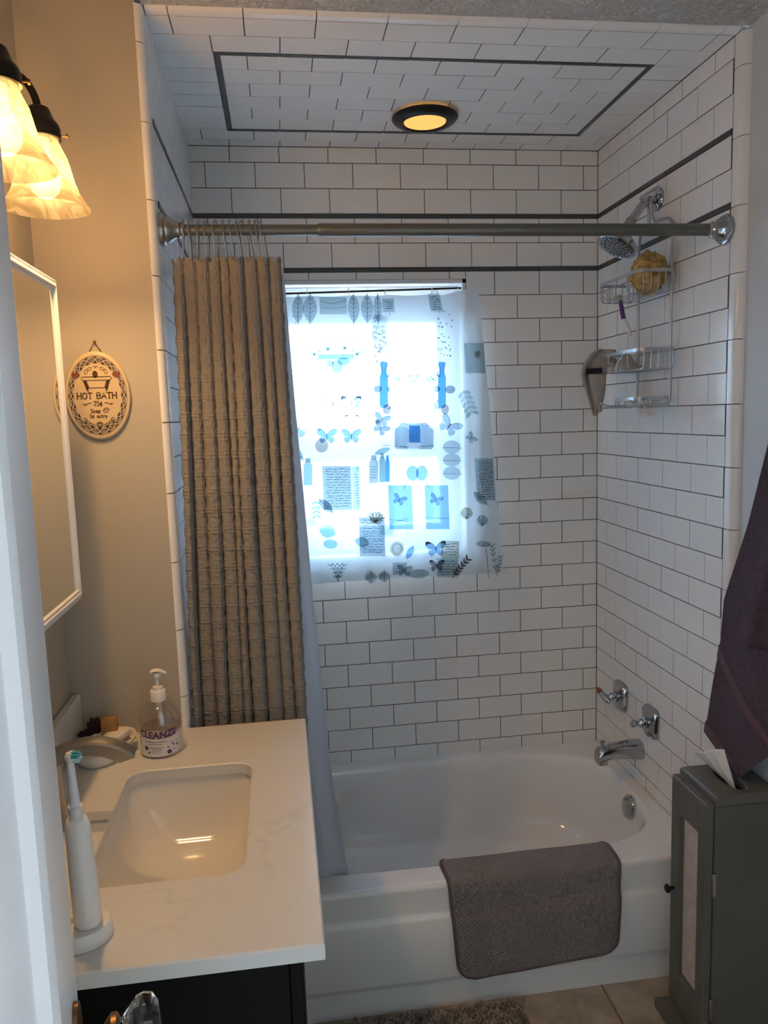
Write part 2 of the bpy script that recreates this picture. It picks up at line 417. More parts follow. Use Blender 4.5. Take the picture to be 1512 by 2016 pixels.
# ---- tiles
CACHE = {}
def tile_mesh(w, h, mat, t=.007, bv=.0012, name='tile'):
    k = (round(w, 4), round(h, 4), mat.name)
    if k in CACHE: return CACHE[k]
    vs, fs = [], []
    bv = min(bv, w*.2, h*.2)
    for inset, z in ((0, -t), (0, -bv*.75), (bv*.35, -bv*.22), (bv*1.1, 0)):
        a, b = w/2-inset, h/2-inset
        vs += [(-a,-b,z), (a,-b,z), (a,b,z), (-a,b,z)]
    for i in range(3):
        for j in range(4): fs.append((i*4+j, i*4+(j+1) % 4, (i+1)*4+(j+1) % 4, (i+1)*4+j))
    fs.append((12,13,14,15))
    me = bpy.data.meshes.new(name); me.from_pydata(vs, [], fs); me.materials.append(mat)
    CACHE[k] = me; return me
ROT = {'back': Matrix(((1,0,0),(0,0,-1),(0,1,0))).to_euler(),      # local x,y,z -> x, z, -y
       'right': Matrix(((0,0,-1),(-1,0,0),(0,1,0))).to_euler(),    # -> -y, z, -x
       'left': Matrix(((0,0,1),(1,0,0),(0,1,0))).to_euler(),       # -> y, z, x
       'ceil': Matrix(((1,0,0),(0,-1,0),(0,0,-1))).to_euler(),
       'floor': Matrix.Identity(3).to_euler()}
def put_tile(side, a0, a1, b0, b1, plane, parent, mat=TILE, name='tile', g=G, **kw):
    w, h = a1-a0-g, b1-b0-g
    if w < .006 or h < .004: return
    o = bpy.data.objects.new(name, tile_mesh(w, h, mat, name=name, **kw)); COL.objects.link(o); o.parent = parent
    a, b = (a0+a1)/2, (b0+b1)/2
    j = random.uniform(-.0004, .0004)
    o.location = {'back': (a, plane+j, b), 'right': (plane+j, a, b), 'left': (plane+j, a, b), 'ceil': (a, b, plane+j), 'floor': (a, b, plane+j)}[side]
    e = ROT[side].copy()
    k = .0016
    o.rotation_euler = (ROT[side].to_matrix() @ Matrix.Rotation(random.uniform(-k, k), 3, 'X') @ Matrix.Rotation(random.uniform(-k, k), 3, 'Y')).to_euler()
    return o
def row(side, lo, hi, b0, b1, off, plane, parent, pitch=PH, hole=None, **kw):
    j = off
    while j > lo+1e-6: j -= pitch
    while j < hi-1e-6:
        a0, a1 = max(j, lo), min(j+pitch, hi)
        j += pitch
        if hole and a1 > hole[0]+1e-4 and a0 < hole[1]-1e-4 and b1 > hole[2]+1e-4 and b0 < hole[3]-1e-4:
            if a0 < hole[0]: put_tile(side, a0, hole[0], b0, b1, plane, parent, **kw)
            if a1 > hole[1]: put_tile(side, hole[1], a1, b0, b1, plane, parent, **kw)
            c0, c1 = max(a0, hole[0]), min(a1, hole[1])
            if b0 < hole[2]: put_tile(side, c0, c1, b0, hole[2], plane, parent, **kw)
            if b1 > hole[3]: put_tile(side, c0, c1, hole[3], b1, plane, parent, **kw)
        else: put_tile(side, a0, a1, b0, b1, plane, parent, **kw)
rows = []   # (z0, z1, parity or 'band')
for i in range(22):
    zt = Z0-i*VP; zb = zt-VP
    rows.append((max(zb, RIM-.004), zt, i % 2))
rows += [(Z0, Z0+BH, 'b'), (Z0+BH, Z0+BH+VP, 1), (Z0+BH+VP, Z0+BH+2*VP, 0), (Z0+BH+2*VP, Z0+2*BH+2*VP, 'b'),
         (Z0+2*BH+2*VP, Z0+2*BH+3*VP, 1), (Z0+2*BH+3*VP, Z0+2*BH+4*VP, 0), (Z0+2*BH+4*VP, ZC, 1)]
for zb, zt, p in rows:
    if p == 'b':
        row('back', 0, W, zb, zt, .0473, -.002, wall_back, mat=LINER, name='liner_tile', t=.010, bv=.005)
        row('right', YF, 0, zb, zt, 0, W-.002, wall_ar, mat=LINER, name='liner_tile', t=.010, bv=.005)
        row('left', YF, 0, zb, zt, 0, .005, wall_al, mat=LINER, name='liner_tile', t=.010, bv=.005)
    else:
        row('back', 0, W, zb, zt, .0473+(PH/2 if p else 0), 0, wall_back, hole=WIN)
        row('right', YF, 0, zb, zt, PH/2 if p else 0, W, wall_ar)
        row('left', YF, 0, zb, zt, PH/2 if p else 0, .003, wall_al)
# ceiling tiles
CP = .155
CY = [YF, YF+VP, YF+2*VP]
b0 = YF+2*VP; b1 = b0+BH; b2 = b1+6*VP; b3 = b2+BH
bx0, bx1 = .129, 1.213
row('ceil', 0, W, YF, YF+VP, .05, ZC, ceil_a, CP)
row('ceil', 0, W, YF+VP, b0, .1275, ZC, ceil_a, CP)
for i in range(6):
    q0, q1 = b1+i*VP, b1+(i+1)*VP
    row('ceil', 0, bx0, q0-.004, q1-.004, 0, ZC, ceil_a, CP)
    row('ceil', bx1, W, q0-.004, q1-.004, bx1, ZC, ceil_a, CP)
    row('ceil', bx0+BH, bx1-BH, q0, q1, .05 if i % 2 == 0 else .1275, ZC, ceil_a, CP)
put_tile('ceil', 0, bx0, b1+6*VP-.004, b3, ZC, ceil_a); put_tile('ceil', bx1, W, b1+6*VP-.004, b3, ZC, ceil_a)
put_tile('ceil', 0, bx0, b0, b1-.004, ZC, ceil_a); put_tile('ceil', bx1, W, b0, b1-.004, ZC, ceil_a)
row('ceil', bx0, bx1, b0, b1, .1275, ZC-.002, ceil_a, CP, mat=LINER, name='liner_tile', t=.010, bv=.005)
row('ceil', bx0, bx1, b2, b3, .1275, ZC-.002, ceil_a, CP, mat=LINER, name='liner_tile', t=.010, bv=.005)
for xa in (bx0, bx1-BH):
    for i in range(3): put_tile('ceil', xa, xa+BH, b1+i*2*VP, b1+(i+1)*2*VP, ZC-.002, ceil_a, mat=LINER, name='liner_tile', t=.010, bv=.005)
row('ceil', 0, W, b3, b3+VP, .05, ZC, ceil_a, CP)
row('ceil', 0, W, b3+VP, 0, .1275, ZC, ceil_a, CP)
# bullnose trim: left jamb, right jamb, head
def quarter(p0, p1, c, n=7):
    """curve from p0 to p1 round corner c (2D)"""
    out = []
    for k in range(n+1):
        a = PI/2*k/n; out.append((c[0]+(p0[0]-c[0])*math.cos(a)+(p1[0]-c[0])*math.sin(a), c[1]+(p0[1]-c[1])*math.cos(a)+(p1[1]-c[1])*math.sin(a)))
    return out
tl = struct('trim_1', MB().box(-.014, -.004, YS+.004, YF, 0, 2.40), GROUT)
tr = struct('trim_2', MB().box(W+.010, XR+.004, -.798, YF, 0, 2.40), GROUT)
tt = struct('trim_3', MB().box(0, W, -.790, YF, ZC+.006, ZR+.01), GROUT)
prL = [(.003, YF-G)] + quarter((.003, -.809), (-.013, -.8275), (-.013, -.809)) + [(-.013, YS+.01), (-.006, YF-G)]
prR = [(W, YF-G)] + quarter((W, -.792), (XR+.002, -.813), (XR+.002, -.792)) + [(XR+.002, YF-G)]
prT = [(YF-G, ZC)] + quarter((-.784, ZC), (-.801, ZR+.002), (-.784, ZR+.002)) + [(YF-G, ZR+.002)]
zj = Z0+.309; k = 0; zs = [ZC]
while zj > 0: zs.append(zj); zj -= 2*VP
zs.append(0)
for za, zb in zip(zs, zs[1:]):
    for pr, par in ((prL, tl), (prR, tr)):
        m = MB().prism([(x, y, zb+G/2) for x, y in pr], (0, 0, za-zb-G)); m.build('bullnose_tile', TILE, par, 35)
j = .05-CP; 
while j < W:
    a, b = max(j, 0.003), min(j+CP, W); j += CP
    MB().prism([(a+G/2, y, z) for y, z in prT], (b-a-G, 0, 0)).build('bullnose_tile', TILE, tt, 35)
# floor tiles
FT = .335
ix = 1.03-4*FT
for i in range(6):
    for jj in range(7):
        a0, b0_ = ix+i*FT, -.69-(jj+1)*FT
        put_tile('floor', max(a0, XL), min(a0+FT, XR), max(b0_, YD-.14), b0_+FT, 0, floor, mat=STONE, name='floor_tile', g=.006, bv=.003)
# ---- window
win = struct('window_1', MB().box(x0, x0+.012, .0, .15, z0, z1).box(x1-.012, x1, .0, .15, z0, z1).box(x0, x1, .0, .15, z1-.012, z1).box(x0, x1, -.006, .15, z0-.004, z0+.012), WHITEP)
WHT = WHITEP
def bar(n, xa, xb, za, zb, ya=.075, yb=.115): MB().rbox(xa, xb, ya, yb, za, zb, .003, 1).build(n, WHT, win)
zm = 1.455
bar('window_frame', x0+.012, x0+.05, z0+.012, z1-.012, .06, .13); bar('window_frame', x1-.084, x1-.012, z0+.012, z1-.012, .06, .13)
bar('window_frame', x0+.05, x1-.084, z1-.085, z1-.012, .06, .13); bar('window_frame', x0+.05, x1-.084, z0+.012, z0+.06, .06, .13)
bar('meeting_rail', x0+.05, x1-.084, zm-.056, zm+.056); 
xm = .595
bar('muntin', xm-.027, xm+.027, zm+.056, z1-.085); bar('muntin', xm-.027, xm+.027, z0+.06, zm-.056)
bar('sash_rail', x0+.05, x1-.084, z1-.115, z1-.085); bar('sash_rail', x0+.05, x1-.084, z0+.06, z0+.10)
for xa, xb in ((x0+.05, xm-.027), (xm+.027, x1-.084)):
    for za, zb in ((zm+.056, z1-.115), (z0+.10, zm-.056)):
        MB().box(xa, xb, .094, .097, za, zb).build('pane', PANE, win)
# ---- door
E0 = V(.003, -1.777, 0); DD = V(.163, -.9866, 0).normalized(); DN = V(.9866, .163, 0).normalized()   # along towards hinge, outward normal
door = thing('door_1', (E0.x, E0.y, 0), 'white panelled bathroom door standing open at the left edge', 'door'); del door['category']; door['kind'] = 'structure'
def dpt(a, n, z): return E0+DD*a+DN*n+V(0,0,z)
def dbox(name, a0, a1, n0, n1, z0_, z1_, mat=WHITEP, r=.002):
    MM = Matrix(((DD.x, DN.x, 0, E0.x), (DD.y, DN.y, 0, E0.y), (0, 0, 1, 0), (0, 0, 0, 1)))
    return MB().rbox(a0, a1, n0, n1, z0_, z1_, r, 1, MM).build(name, mat, door)
dbox('stile', 0, .112, -.034, 0, .01, 2.02); dbox('stile', .588, .70, -.034, 0, .01, 2.02)
for za, zb in ((.01, .22), (.84, 1.0), (1.90, 2.02)): dbox('rail', .112, .588, -.034, 0, za, zb)
for za, zb in ((.22, .84), (1.0, 1.90)):
    dbox('panel', .112, .588, -.022, -.012, za, zb)
    for a0, a1 in ((.112, .150), (.550, .588)):
        lp = [(a0, 0), (a0+.004, -.001), (a0+.014, -.009), (a0+.018, -.006), (a0+.024, -.010), (a1, -.012), (a1, -.02), (a0, -.02)]
        if a0 > .3: lp = [(.70-a, n) for a, n in lp]
        MB().prism([dpt(a, n, za) for a, n in lp], (0, 0, zb-za)).build('moulding', WHITEP, door, 30)
# door knob
kz = .940
kc = dpt(.040, 0, kz)
kn = door
lp = [dpt(.040+.026*math.cos(a)*(1+.05*math.cos(6*a)), 0, kz-.02+.062*math.sin(a)) for a in [2*PI*i/40 for i in range(40)]]
MB().prism(lp, DN*.005).build('escutcheon', BRASS, kn, 30)
MB().lathe([(.013,.004),(.013,.012),(.010,.018),(.010,.026),(.015,.030),(.019,.034),(.019,.039),(.014,.042)], kc, DN, 28).build('collar', BRASS, kn)
MB().lathe([(.012,.042),(.017,.047),(.029,.058),(.031,.066),(.029,.074),(.020,.080),(.0,.082)], kc, DN, 12).build('door_knob', CLEAR, kn, 20, 'faceted clear glass door knob')
# ================================================================ bathtub
TC = (.665, -.352)
TA, TBk = .620, .308
NA = 120
angs = sorted(set([2*PI*i/NA for i in range(NA)]))
def sup(a, sx, sy, n=4.0):
    ca, sa = math.cos(a), math.sin(a)
    r = (abs(ca/sx)**n + abs(sa/sy)**n)**(-1/n); return r*ca, r*sa
def rect_pt(a, cx, cy, X0, X1, Y0, Y1):
    ca, sa = math.cos(a), math.sin(a); t = 1e9
    if ca > 1e-9: t = min(t, (X1-cx)/ca)
    if ca < -1e-9: t = min(t, (X0-cx)/ca)
    if sa > 1e-9: t = min(t, (Y1-cy)/sa)
    if sa < -1e-9: t = min(t, (Y0-cy)/sa)
    return cx+ca*t, cy+sa*t
TX0, TX1, TY0, TY1 = .004, W-.002, -.726, -.001
ca_ = [math.atan2(y-TC[1], x-TC[0]) % (2*PI) for x in (TX0, TX1) for y in (TY0, TY1)]
angs = sorted(angs + ca_)
tub = thing('bathtub', (.665, -.37, 0), 'white built-in enamel bathtub below the window', 'bathtub')
m = MB()
loops = [[(*rect_pt(a, *TC, TX0, TX1, TY0, TY1), RIM) for a in angs]]
for s_, z, n, dx in ((1.012, RIM, 4, 0), (1.0, RIM-.001, 4, 0), (.988, RIM-.006, 4, 0), (.979, RIM-.018, 4, 0), (.970, RIM-.045, 4, 0), (.95, .20, 3.8, 0), (.925, .13, 3.6, 0), (.885, .095, 3.4, -.0), (.82, .076, 3.2, 0), (.7, .068, 3, 0), (.4, .064, 2.5, 0), (.02, .062, 2, 0)):
    sy_ = 1-(1-s_)*1.35
    loops.append([(TC[0]+dx+sup(a, TA*s_, TBk*max(sy_, .02), n)[0], TC[1]+sup(a, TA*s_, TBk*max(sy_, .02), n)[1], z) for a in angs])
m.loft(loops, cap1=True)
prof = [(-.726, RIM), (-.731, RIM-.001), (-.735, RIM-.004), (-.7375, RIM-.009), (-.738, RIM-.016), (-.738, .272), (-.7395, .266), (-.7455, .257), (-.748, .252), (-.748, .090), (-.747, .084), (-.741, .076), (-.740, .068), (-.740, .0)]
b = len(m.v)
for X in (TX0, TX1): m.v += [V(X, y, z) for y, z in prof]
n = len(prof)
m.f += [(b+i, b+i+1, b+n+i+1, b+n+i) for i in range(n-1)]
m.build('tub_shell', ENAMEL, tub, 50, merge=True)
# overflow plate
oc = V(1.262, -.41, .312); on = V(-.98, 0, .2).normalized()
op = MB().lathe([(.037, -.004), (.037, .003), (.034, .007), (.02, .010), (0, .011)], oc, on, 36).build('overflow_plate', CHROME, tub, 35)
for dz in (-.021, .021): MB().lathe([(.0045, .007), (.0045, .010), (.002, .0115), (0, .0115)], oc+V(.0, .012 if dz > 0 else -.004, dz*.9), on, 10).build('screw', STEEL, op)
# ================================================================ bath mat over the rim
bm_ = thing('bath_mat', (.85, -.74, .10), 'folded grey textured bath mat with dark binding draped over the tub rim', 'bath mat')
pp = [V(0, y, z) for y, z in ((-.634, .338), (-.648, .3505), (-.69, .3525), (-.725, .3515), (-.741, .345), (-.7455, .325), (-.7465, .285), (-.7505, .262), (-.7565, .246), (-.758, .18), (-.760, .098))]
pp = spline(pp, 6)
cum = [0]
for a, b in zip(pp, pp[1:]): cum.append(cum[-1]+(b-a).length)
LT = cum[-1]
def mat_pt(s):
    d = s*LT
    for i in range(len(cum)-1):
        if d <= cum[i+1]+1e-9:
            t = (d-cum[i])/(cum[i+1]-cum[i]); p = pp[i].lerp(pp[i+1], t); tn = (pp[i+1]-pp[i]).normalized(); return p, V(0, tn.z, -tn.y)
    return pp[-1], V(0, -1, 0)
def mat_x(s, u):
    r = .042; d = min(s, 1-s)*LT; ins = r-math.sqrt(max(0, r*r-(r-min(d, r))**2))
    xl = lerp(.608, .634, s); xr = lerp(1.082, 1.064, s)
    return lerp(xl+ins, xr-ins, u)
def mat_fn(u, s, off=0):
    p, nn = mat_pt(s)
    if nn.z < -.2 or nn.y > .2: nn = -nn
    w = .0012*math.sin(u*9+s*5)+.0012*math.sin(u*4-s*7)
    return V(mat_x(s, u), p.y-abs(w), p.z)+V(0, 0, sst(.12, .03, s)*0-.010*s*(u-.5)*-2)
m = MB().grid(lambda u, s: mat_fn(u, s), 40, 70, lambda u, s: (mat_x(s, u), s*LT))
solidify(m.build('mat_body', MATWEAVE, bm_, 60, recalc=False), .007, 0)
edge = [mat_fn(0, s/60) for s in range(61)] + [mat_fn(u/20, 1) for u in range(1, 21)] + [mat_fn(1, 1-s/60) for s in range(1, 61)] + [mat_fn(1-u/20, 0) for u in range(1, 20)]
MB().tube(edge, .0052, 8, closed=True).build('binding', MATEDGE, bm_, 60, 'dark grey edge binding')
# ================================================================ rod, rings, shower curtain, liner
RY, RZ = -.760, Z0-.046
rod = thing('shower_rod', (.66, RY, RZ-.03), 'grey telescopic shower curtain rod across the tub alcove', 'curtain rod')
MB().tube([(.03, RY, RZ), (.36, RY, RZ)], .0118, 20).build('inner_tube', RODM, rod)
MB().tube([(.345, RY, RZ), (.349, RY, RZ), (1.300, RY, RZ)], [.0120, .0142, .0142], 20).build('outer_tube', RODM, rod)
fl = [(.036, .0), (.036, .005), (.034, .009), (.030, .011), (.030, .016), (.026, .022), (.020, .030), (.0185, .040), (.0150, .043), (.0145, .050)]
MB().lathe(fl, (.0035, RY, RZ), (1, 0, 0), 32).build('flange', STEEL, rod, 35, 'bell-shaped end flange')
MB().lathe(fl, (W-.0005, RY, RZ), (-1, 0, 0), 32).build('flange', CHROME, rod, 35, 'bell-shaped chrome end flange')
rx = [.052, .064, .083, .101, .121, .137, .151, .167, .179, .194, .207, .219]
botx = [.047, .066, .079, .100, .119, .141, .155, .176, .190, .203, .215, .230]
ORD = ['first', 'second', 'third', 'fourth', 'fifth', 'sixth', 'seventh', 'eighth', 'ninth', 'tenth', 'eleventh', 'twelfth']
for i, (a, bx) in enumerate(zip(rx, botx)):
    lab = 'silver curtain ring, %s from the left end of the shower rod' % ORD[i]
    t = thing('curtain_ring', (bx, RY, RZ-.062), lab, 'curtain ring', 'rings holding the shower curtain')
    pts = []
    dx = bx-a; sk = (random.random()-.5)*.012
    for (yy, zz, ff) in ((-.009, -.060, 1), (-.014, -.035, .6), (-.0175, -.005, .15), (-.014, .012, 0), (0, .0185, 0), (.014, .012, .1), (.0175, -.005, .3), (.015, -.035, .7), (.009, -.058, 1.), (.0, -.066, 1.05)):
        pts.append((a+dx*ff+sk*yy/.018, RY+yy, RZ+zz))
    MB().tube(spline(pts, 5, closed=True), .0015, 7, closed=True).build('wire_loop', STEEL, t)
    MB().ball((a+.001, RY-.004, RZ+.0185), .0034, 10, 8).ball((a-.001, RY+.005, RZ+.0182), .003, 10, 8).build('roller_ball', STEEL, t)
sct = RZ-.058
NF = 9
qf = random.Random(21)
FB = [0]
for k in range(NF): FB.append(FB[-1]+qf.uniform(.65, 1.4))
FB = [k/FB[-1] for k in FB]; FA = [qf.uniform(.8, 1.25) for _ in range(NF)]; FP = [qf.uniform(0, 6) for _ in range(NF+1)]
def sc_pt(s, v):
    z = lerp(sct, .10, v)
    x_l = curve_at([(0, .026), (.08, .024), (.5, .010), (1, .006)], v); x_r = curve_at([(0, .258), (.15, .262), (.60, .272), (.68, .266), (.80, .236), (1, .215)], v)
    g = sst(.02, .4, v)
    bd = [FB[k]+(0 if k in (0, NF) else g*(.016*math.sin(FP[k]+2.6*v)+.012*math.sin(1.7*FP[k]+6*v))) for k in range(NF+1)]
    k = min(int(s*NF), NF-1); t = (s*NF-k)*2-1                 # position across this fold, -1 .. 1
    r = max(0., 1-abs(t)**2.4)**.62
    amp = lerp(.016, .034, sst(0, .25, v))*(1+.22*math.sin(FP[k]+3*v))*FA[k]
    tx = t*(1-.10*(1-t*t)*2.0) if v > .05 else t                # folds bulge over their gaps
    tx = math.copysign(min(1.0, abs(t)**.82), t)
    x = lerp(x_l, x_r, lerp(bd[k], bd[k+1], (tx+1)/2)) + .0018*math.sin(9*v+FP[k])*g
    y = RY+.006 - amp*r + .002*math.sin(14*v+FP[k])*g
    y += .006*math.sin(FP[k]*1.7)*sst(.0, .1, v)
    sag = .012*(.5-.5*math.cos(2*PI*12*s+1.)) * (1-sst(0, .03, v))
    return V(x, min(y, -.764) if z < .38 else y, z - sag)
from mathutils import noise as mnoise
def waffle_h(u, z):
    wob = .0012*math.sin(u*70+z*31)
    a = abs(math.sin(PI*u/.0086)); c = abs(math.sin(PI*(z+wob)/.0078))
    waf = max(1-a, 1-c)**1.5
    cr = mnoise.noise(V(u*120, z*105, 0))*1.25+mnoise.noise(V(u*260, z*230, 4))*.5
    bn = .5+.5*math.sin(2*PI*z/.043+.5*mnoise.noise(V(u*25, z*10, 7)))
    bn = bn*bn*(3-2*bn)
    return lerp(.35+.50*cr, waf*1.35, bn)
NUC, NVC = 430, 800
fine = [sc_pt(k/6000, .5) for k in range(6001)]; cum_ = [0.]
for p_, q_ in zip(fine, fine[1:]): cum_.append(cum_[-1]+(q_-p_).length)
SL = cum_[-1]; SA = []; k = 0
for i in range(NUC+1):                       # equal steps along the cloth
    while k < 5999 and cum_[k+1] < SL*i/NUC: k += 1
    SA.append((k+(SL*i/NUC-cum_[k])/max(1e-9, cum_[k+1]-cum_[k]))/6000)
base = [[sc_pt(min(1, s_), j/NVC) for j in range(NVC+1)] for s_ in SA]
mcur = MB()
for i in range(NUC+1):
    A_, B_ = base[max(0, i-1)], base[min(NUC, i+1)]; u_ = SL*i/NUC
    for j in range(NVC+1):
        t = B_[j]-A_[j]; n = V(t.y, -t.x, 0)
        n = n.normalized() if n.length > 1e-7 else V(0, -1, 0)
        p_ = base[i][j]
        mcur.uv[len(mcur.v)] = (u_, p_.z); mcur.v.append(p_+n*(.0032*waffle_h(u_, p_.z)))
for i in range(NUC):
    for j in range(NVC): k = i*(NVC+1)+j; mcur.f.append((k, k+NVC+1, k+NVC+2, k+1))
shc = thing('shower_curtain', (.14, RY-.012, .10), 'taupe waffle weave shower curtain bunched at the left of the rod', 'shower curtain')
mcur.build('fabric', WAFFLE, shc, 180, recalc=False)
# liner inside the tub
def ln_pt(s, v):
    z = lerp(sct+.004, .24, v)
    xr = curve_at([(0, .262), (.2, .276), (.5, .300), (.75, .325), (1, .372)], v); xl = lerp(.04, .16, v)
    yb = curve_at([(0, -.742), (.3, -.725), (.6, -.690), (.9, -.652), (1, -.640)], v)
    th = 2*PI*2.2*s
    a = lerp(.008, .014, v)*(1-.5*sst(.9, 1, s))
    return V(lerp(xl, xr, s)+.004*math.sin(2*th), yb + a*math.sin(th+1.2*v)*.8, z)
li = MB().grid(ln_pt, 120, 70).build('shower_liner', LINERM, None, 80, recalc=False)
tag(li, 'white vinyl shower liner hanging inside the tub beside the taupe curtain', 'shower liner')
solidify(li, .0008, 0)
# ================================================================ window curtain
wy0 = -.020
def wc_edge(v): return at(*[lerp(a, b, v) for a, b in zip((941, 562), (990, 1135))], 1, wy0)
def wc_xz(px, py): p = at(px, py, 1, wy0); return p.x, p.z
ZT, ZB_ = at(700, 578, 1, wy0).z, at(770, 1141, 1, wy0).z
def wc_y(x, z):
    v = (ZT-z)/(ZT-ZB_)
    k = sst(.12, 0, v)*sst(.875, .83, x)
    w = .0055*math.sin(x*34+.6)+.004*math.sin(x*61+2*v)+.006*sst(.80, .84, x)*sst(.90, .85, x)
    return lerp(wy0-.004, .014, k) - abs(w)*sst(.0, .25, v)*(1-k) - .002
def wc_pt(u, v):
    z = lerp(ZT, ZB_, v) + (.010*sst(.83, .9, u) if True else 0)*(1-v)
    xr = lerp(wc_xz(941, 562)[0], wc_xz(990, 1135)[0], v)
    x = lerp(.225, xr, u)
    z += -.0035*abs(math.sin(u*PI*5.2))*(1-sst(0, .06, v)) + .006*math.sin(u*3)*v
    return V(x, wc_y(x, z), z)
wcu = thing('window_curtain', (.6, wy0, ZB_), 'sheer white window curtain printed with shells, leaves and butterflies', 'curtain')
MB().grid(wc_pt, 90, 60).build('sheer_panel', SHEER, wcu, 80, recalc=False)
wr = thing('window_rod', (.55, .016, ZT), 'thin dark tension rod in the top of the window opening', 'curtain rod')
ra, rb = at(560, 577, 1, .016), at(916, 567, 1, .016)
MB().tube([(x0+.013, .016, ra.z-(rb.z-ra.z)*.3), (x1-.013, .016, rb.z)], .0035, 10).build('tube', BLACKM, wr)
for i, px in enumerate((604, 686, 758, 850, 901)):
    q = at(px, 572, 1, .014)
    t = thing('curtain_clip', (q.x, .012, q.z-.012), 'small clear curtain clip, %s from the shower curtain along the window rod' % ORD[i], 'curtain clip', 'clips of the window curtain')
    MB().tube(spline([(q.x+.001, .008, q.z-.016), (q.x, .006, q.z-.004), (q.x, .010, q.z+.006), (q.x, .018, q.z+.005), (q.x, .021, q.z-.004), (q.x, .015, q.z-.012)], 4), .0011, 6).build('clip_wire', WPLAST, t)
# printed motifs (ink films lying on the curtain)
class Print:
    def __init__(s): s.mb = MB()
    def _p(s, px, py, off):
        x, z = wc_xz(px, py); return V(x, wc_y(x, z)-off, z)
    def poly(s, pts, off=.0010, rings=3):
        n = len(pts); cx = sum(p[0] for p in pts)/n; cy = sum(p[1] for p in pts)/n
        b = len(s.mb.v); s.mb.v.append(s._p(cx, cy, off))
        for k in range(1, rings+1):
            for x, y in pts: s.mb.v.append(s._p(lerp(cx, x, k/rings), lerp(cy, y, k/rings), off))
        for i in range(n):
            j = (i+1) % n
            s.mb.f.append((b, b+1+i, b+1+j))
            for k in range(rings-1): s.mb.f.append((b+1+k*n+i, b+1+(k+1)*n+i, b+1+(k+1)*n+j, b+1+k*n+j))
    def rect(s, x0, y0, x1, y1, off=.0010, skew=0):
        nx, ny = max(2, int(abs(x1-x0)/8)), max(2, int(abs(y1-y0)/12)); b = len(s.mb.v)
        for i in range(nx+1):
            for j in range(ny+1):
                v = j/ny; s.mb.v.append(s._p(lerp(x0, x1, i/nx)+skew*v, lerp(y0, y1, v), off))
        for i in range(nx):
            for j in range(ny): a = b+i*(ny+1)+j; s.mb.f.append((a, a+ny+1, a+ny+2, a+1))
    def line(s, pts, w=1.2, off=.0016):
        for (xa, ya), (xb, yb) in zip(pts, pts[1:]):
            d = math.hypot(xb-xa, yb-ya) or 1; nx, ny = -(yb-ya)/d*w/2, (xb-xa)/d*w/2
            b = len(s.mb.v)
            s.mb.v += [s._p(xa+nx, ya+ny, off), s._p(xa-nx, ya-ny, off), s._p(xb-nx, yb-ny, off), s._p(xb+nx, yb+ny, off)]
            s.mb.f.append((b, b+1, b+2, b+3))
def leaf_pts(cx, cy, L, w, ang, n=9):
    out = []
    for k in range(2*n):
        t = k/n if k < n else 2-k/n; sgn = 1 if k < n else -1
        a, b = (t-.5)*L, sgn*w/2*math.sin(PI*t)**.8
        out.append((cx+a*math.cos(ang)-b*math.sin(ang), cy+a*math.sin(ang)+b*math.cos(ang)))
    return out
def ell(cx, cy, rx_, ry_, n=16, rot=0):
    return [(cx+rx_*math.cos(2*PI*k/n)*math.cos(rot)-ry_*math.sin(2*PI*k/n)*math.sin(rot), cy+rx_*math.cos(2*PI*k/n)*math.sin(rot)+ry_*math.sin(2*PI*k/n)*math.cos(rot)) for k in range(n)]
FILMS = {k: film('ink_'+k, c, d) for k, c, d in (('grey', (.40,.46,.51), .82), ('blue', (.34,.54,.76), .88), ('deep', (.14,.38,.70), .88), ('pale', (.50,.59,.67), .88), ('green', (.36,.50,.50), .84), ('tan', (.54,.48,.45), .82), ('yellow', (.66,.65,.56), .88), ('unlit_pale', (.62,.70,.72), .85), ('dark', (.18,.17,.21), .55), ('line', (.30,.34,.40), .74))}  # deeper inks over bright panes, paler copy elsewhere: backlight difference painted in
MOT = []; COMP = [0]
def motif(name): MOT.append((name, {}))
def PR(k):
    d = MOT[-1][1]
    if k not in d: d[k] = Print()
    return d[k]
def atomic(name):
    def deco(fn):
        def g(*a, **kw):
            if not COMP[0]: motif(name)
            COMP[0] += 1; r = fn(*a, **kw); COMP[0] -= 1; return r
        return g
    return deco
rnd = random.Random(3)
@atomic('printed_leaf')
def leaf(k, cx, cy, L, w, ang, veins=True):
    PR(k).poly(leaf_pts(cx, cy, L, w, ang))
    if veins:
        c, s_ = math.cos(ang), math.sin(ang)
        PR('line').line([(cx-c*L*.5, cy-s_*L*.5), (cx+c*L*.58, cy+s_*L*.58)], 1.1)
        for t in (-.3, -.15, 0, .15, .3):
            for sg in (-1, 1):
                bx, by = cx+c*L*t, cy+s_*L*t; ww = w*.36*math.sin(PI*(t+.5))
                PR('line').line([(bx, by), (bx-c*L*.08-s_*sg*ww, by-s_*L*.08+c*sg*ww)], .6)
@atomic('printed_sprig')
def sprig(k, cx, cy, L, ang, n=5, sz=17):
    c, s_ = math.cos(ang), math.sin(ang)
    PR('line').line([(cx-c*L/2, cy-s_*L/2), (cx+c*L/2, cy+s_*L/2)], 1)
    for i in range(n):
        t = -.45+.9*i/(n-1)
        for sg in (-1, 1):
            a2 = ang+sg*.95
            leaf(k, cx+c*L*t+math.cos(a2)*sz*.55, cy+s_*L*t+math.sin(a2)*sz*.55, sz, sz*.5, a2, False)
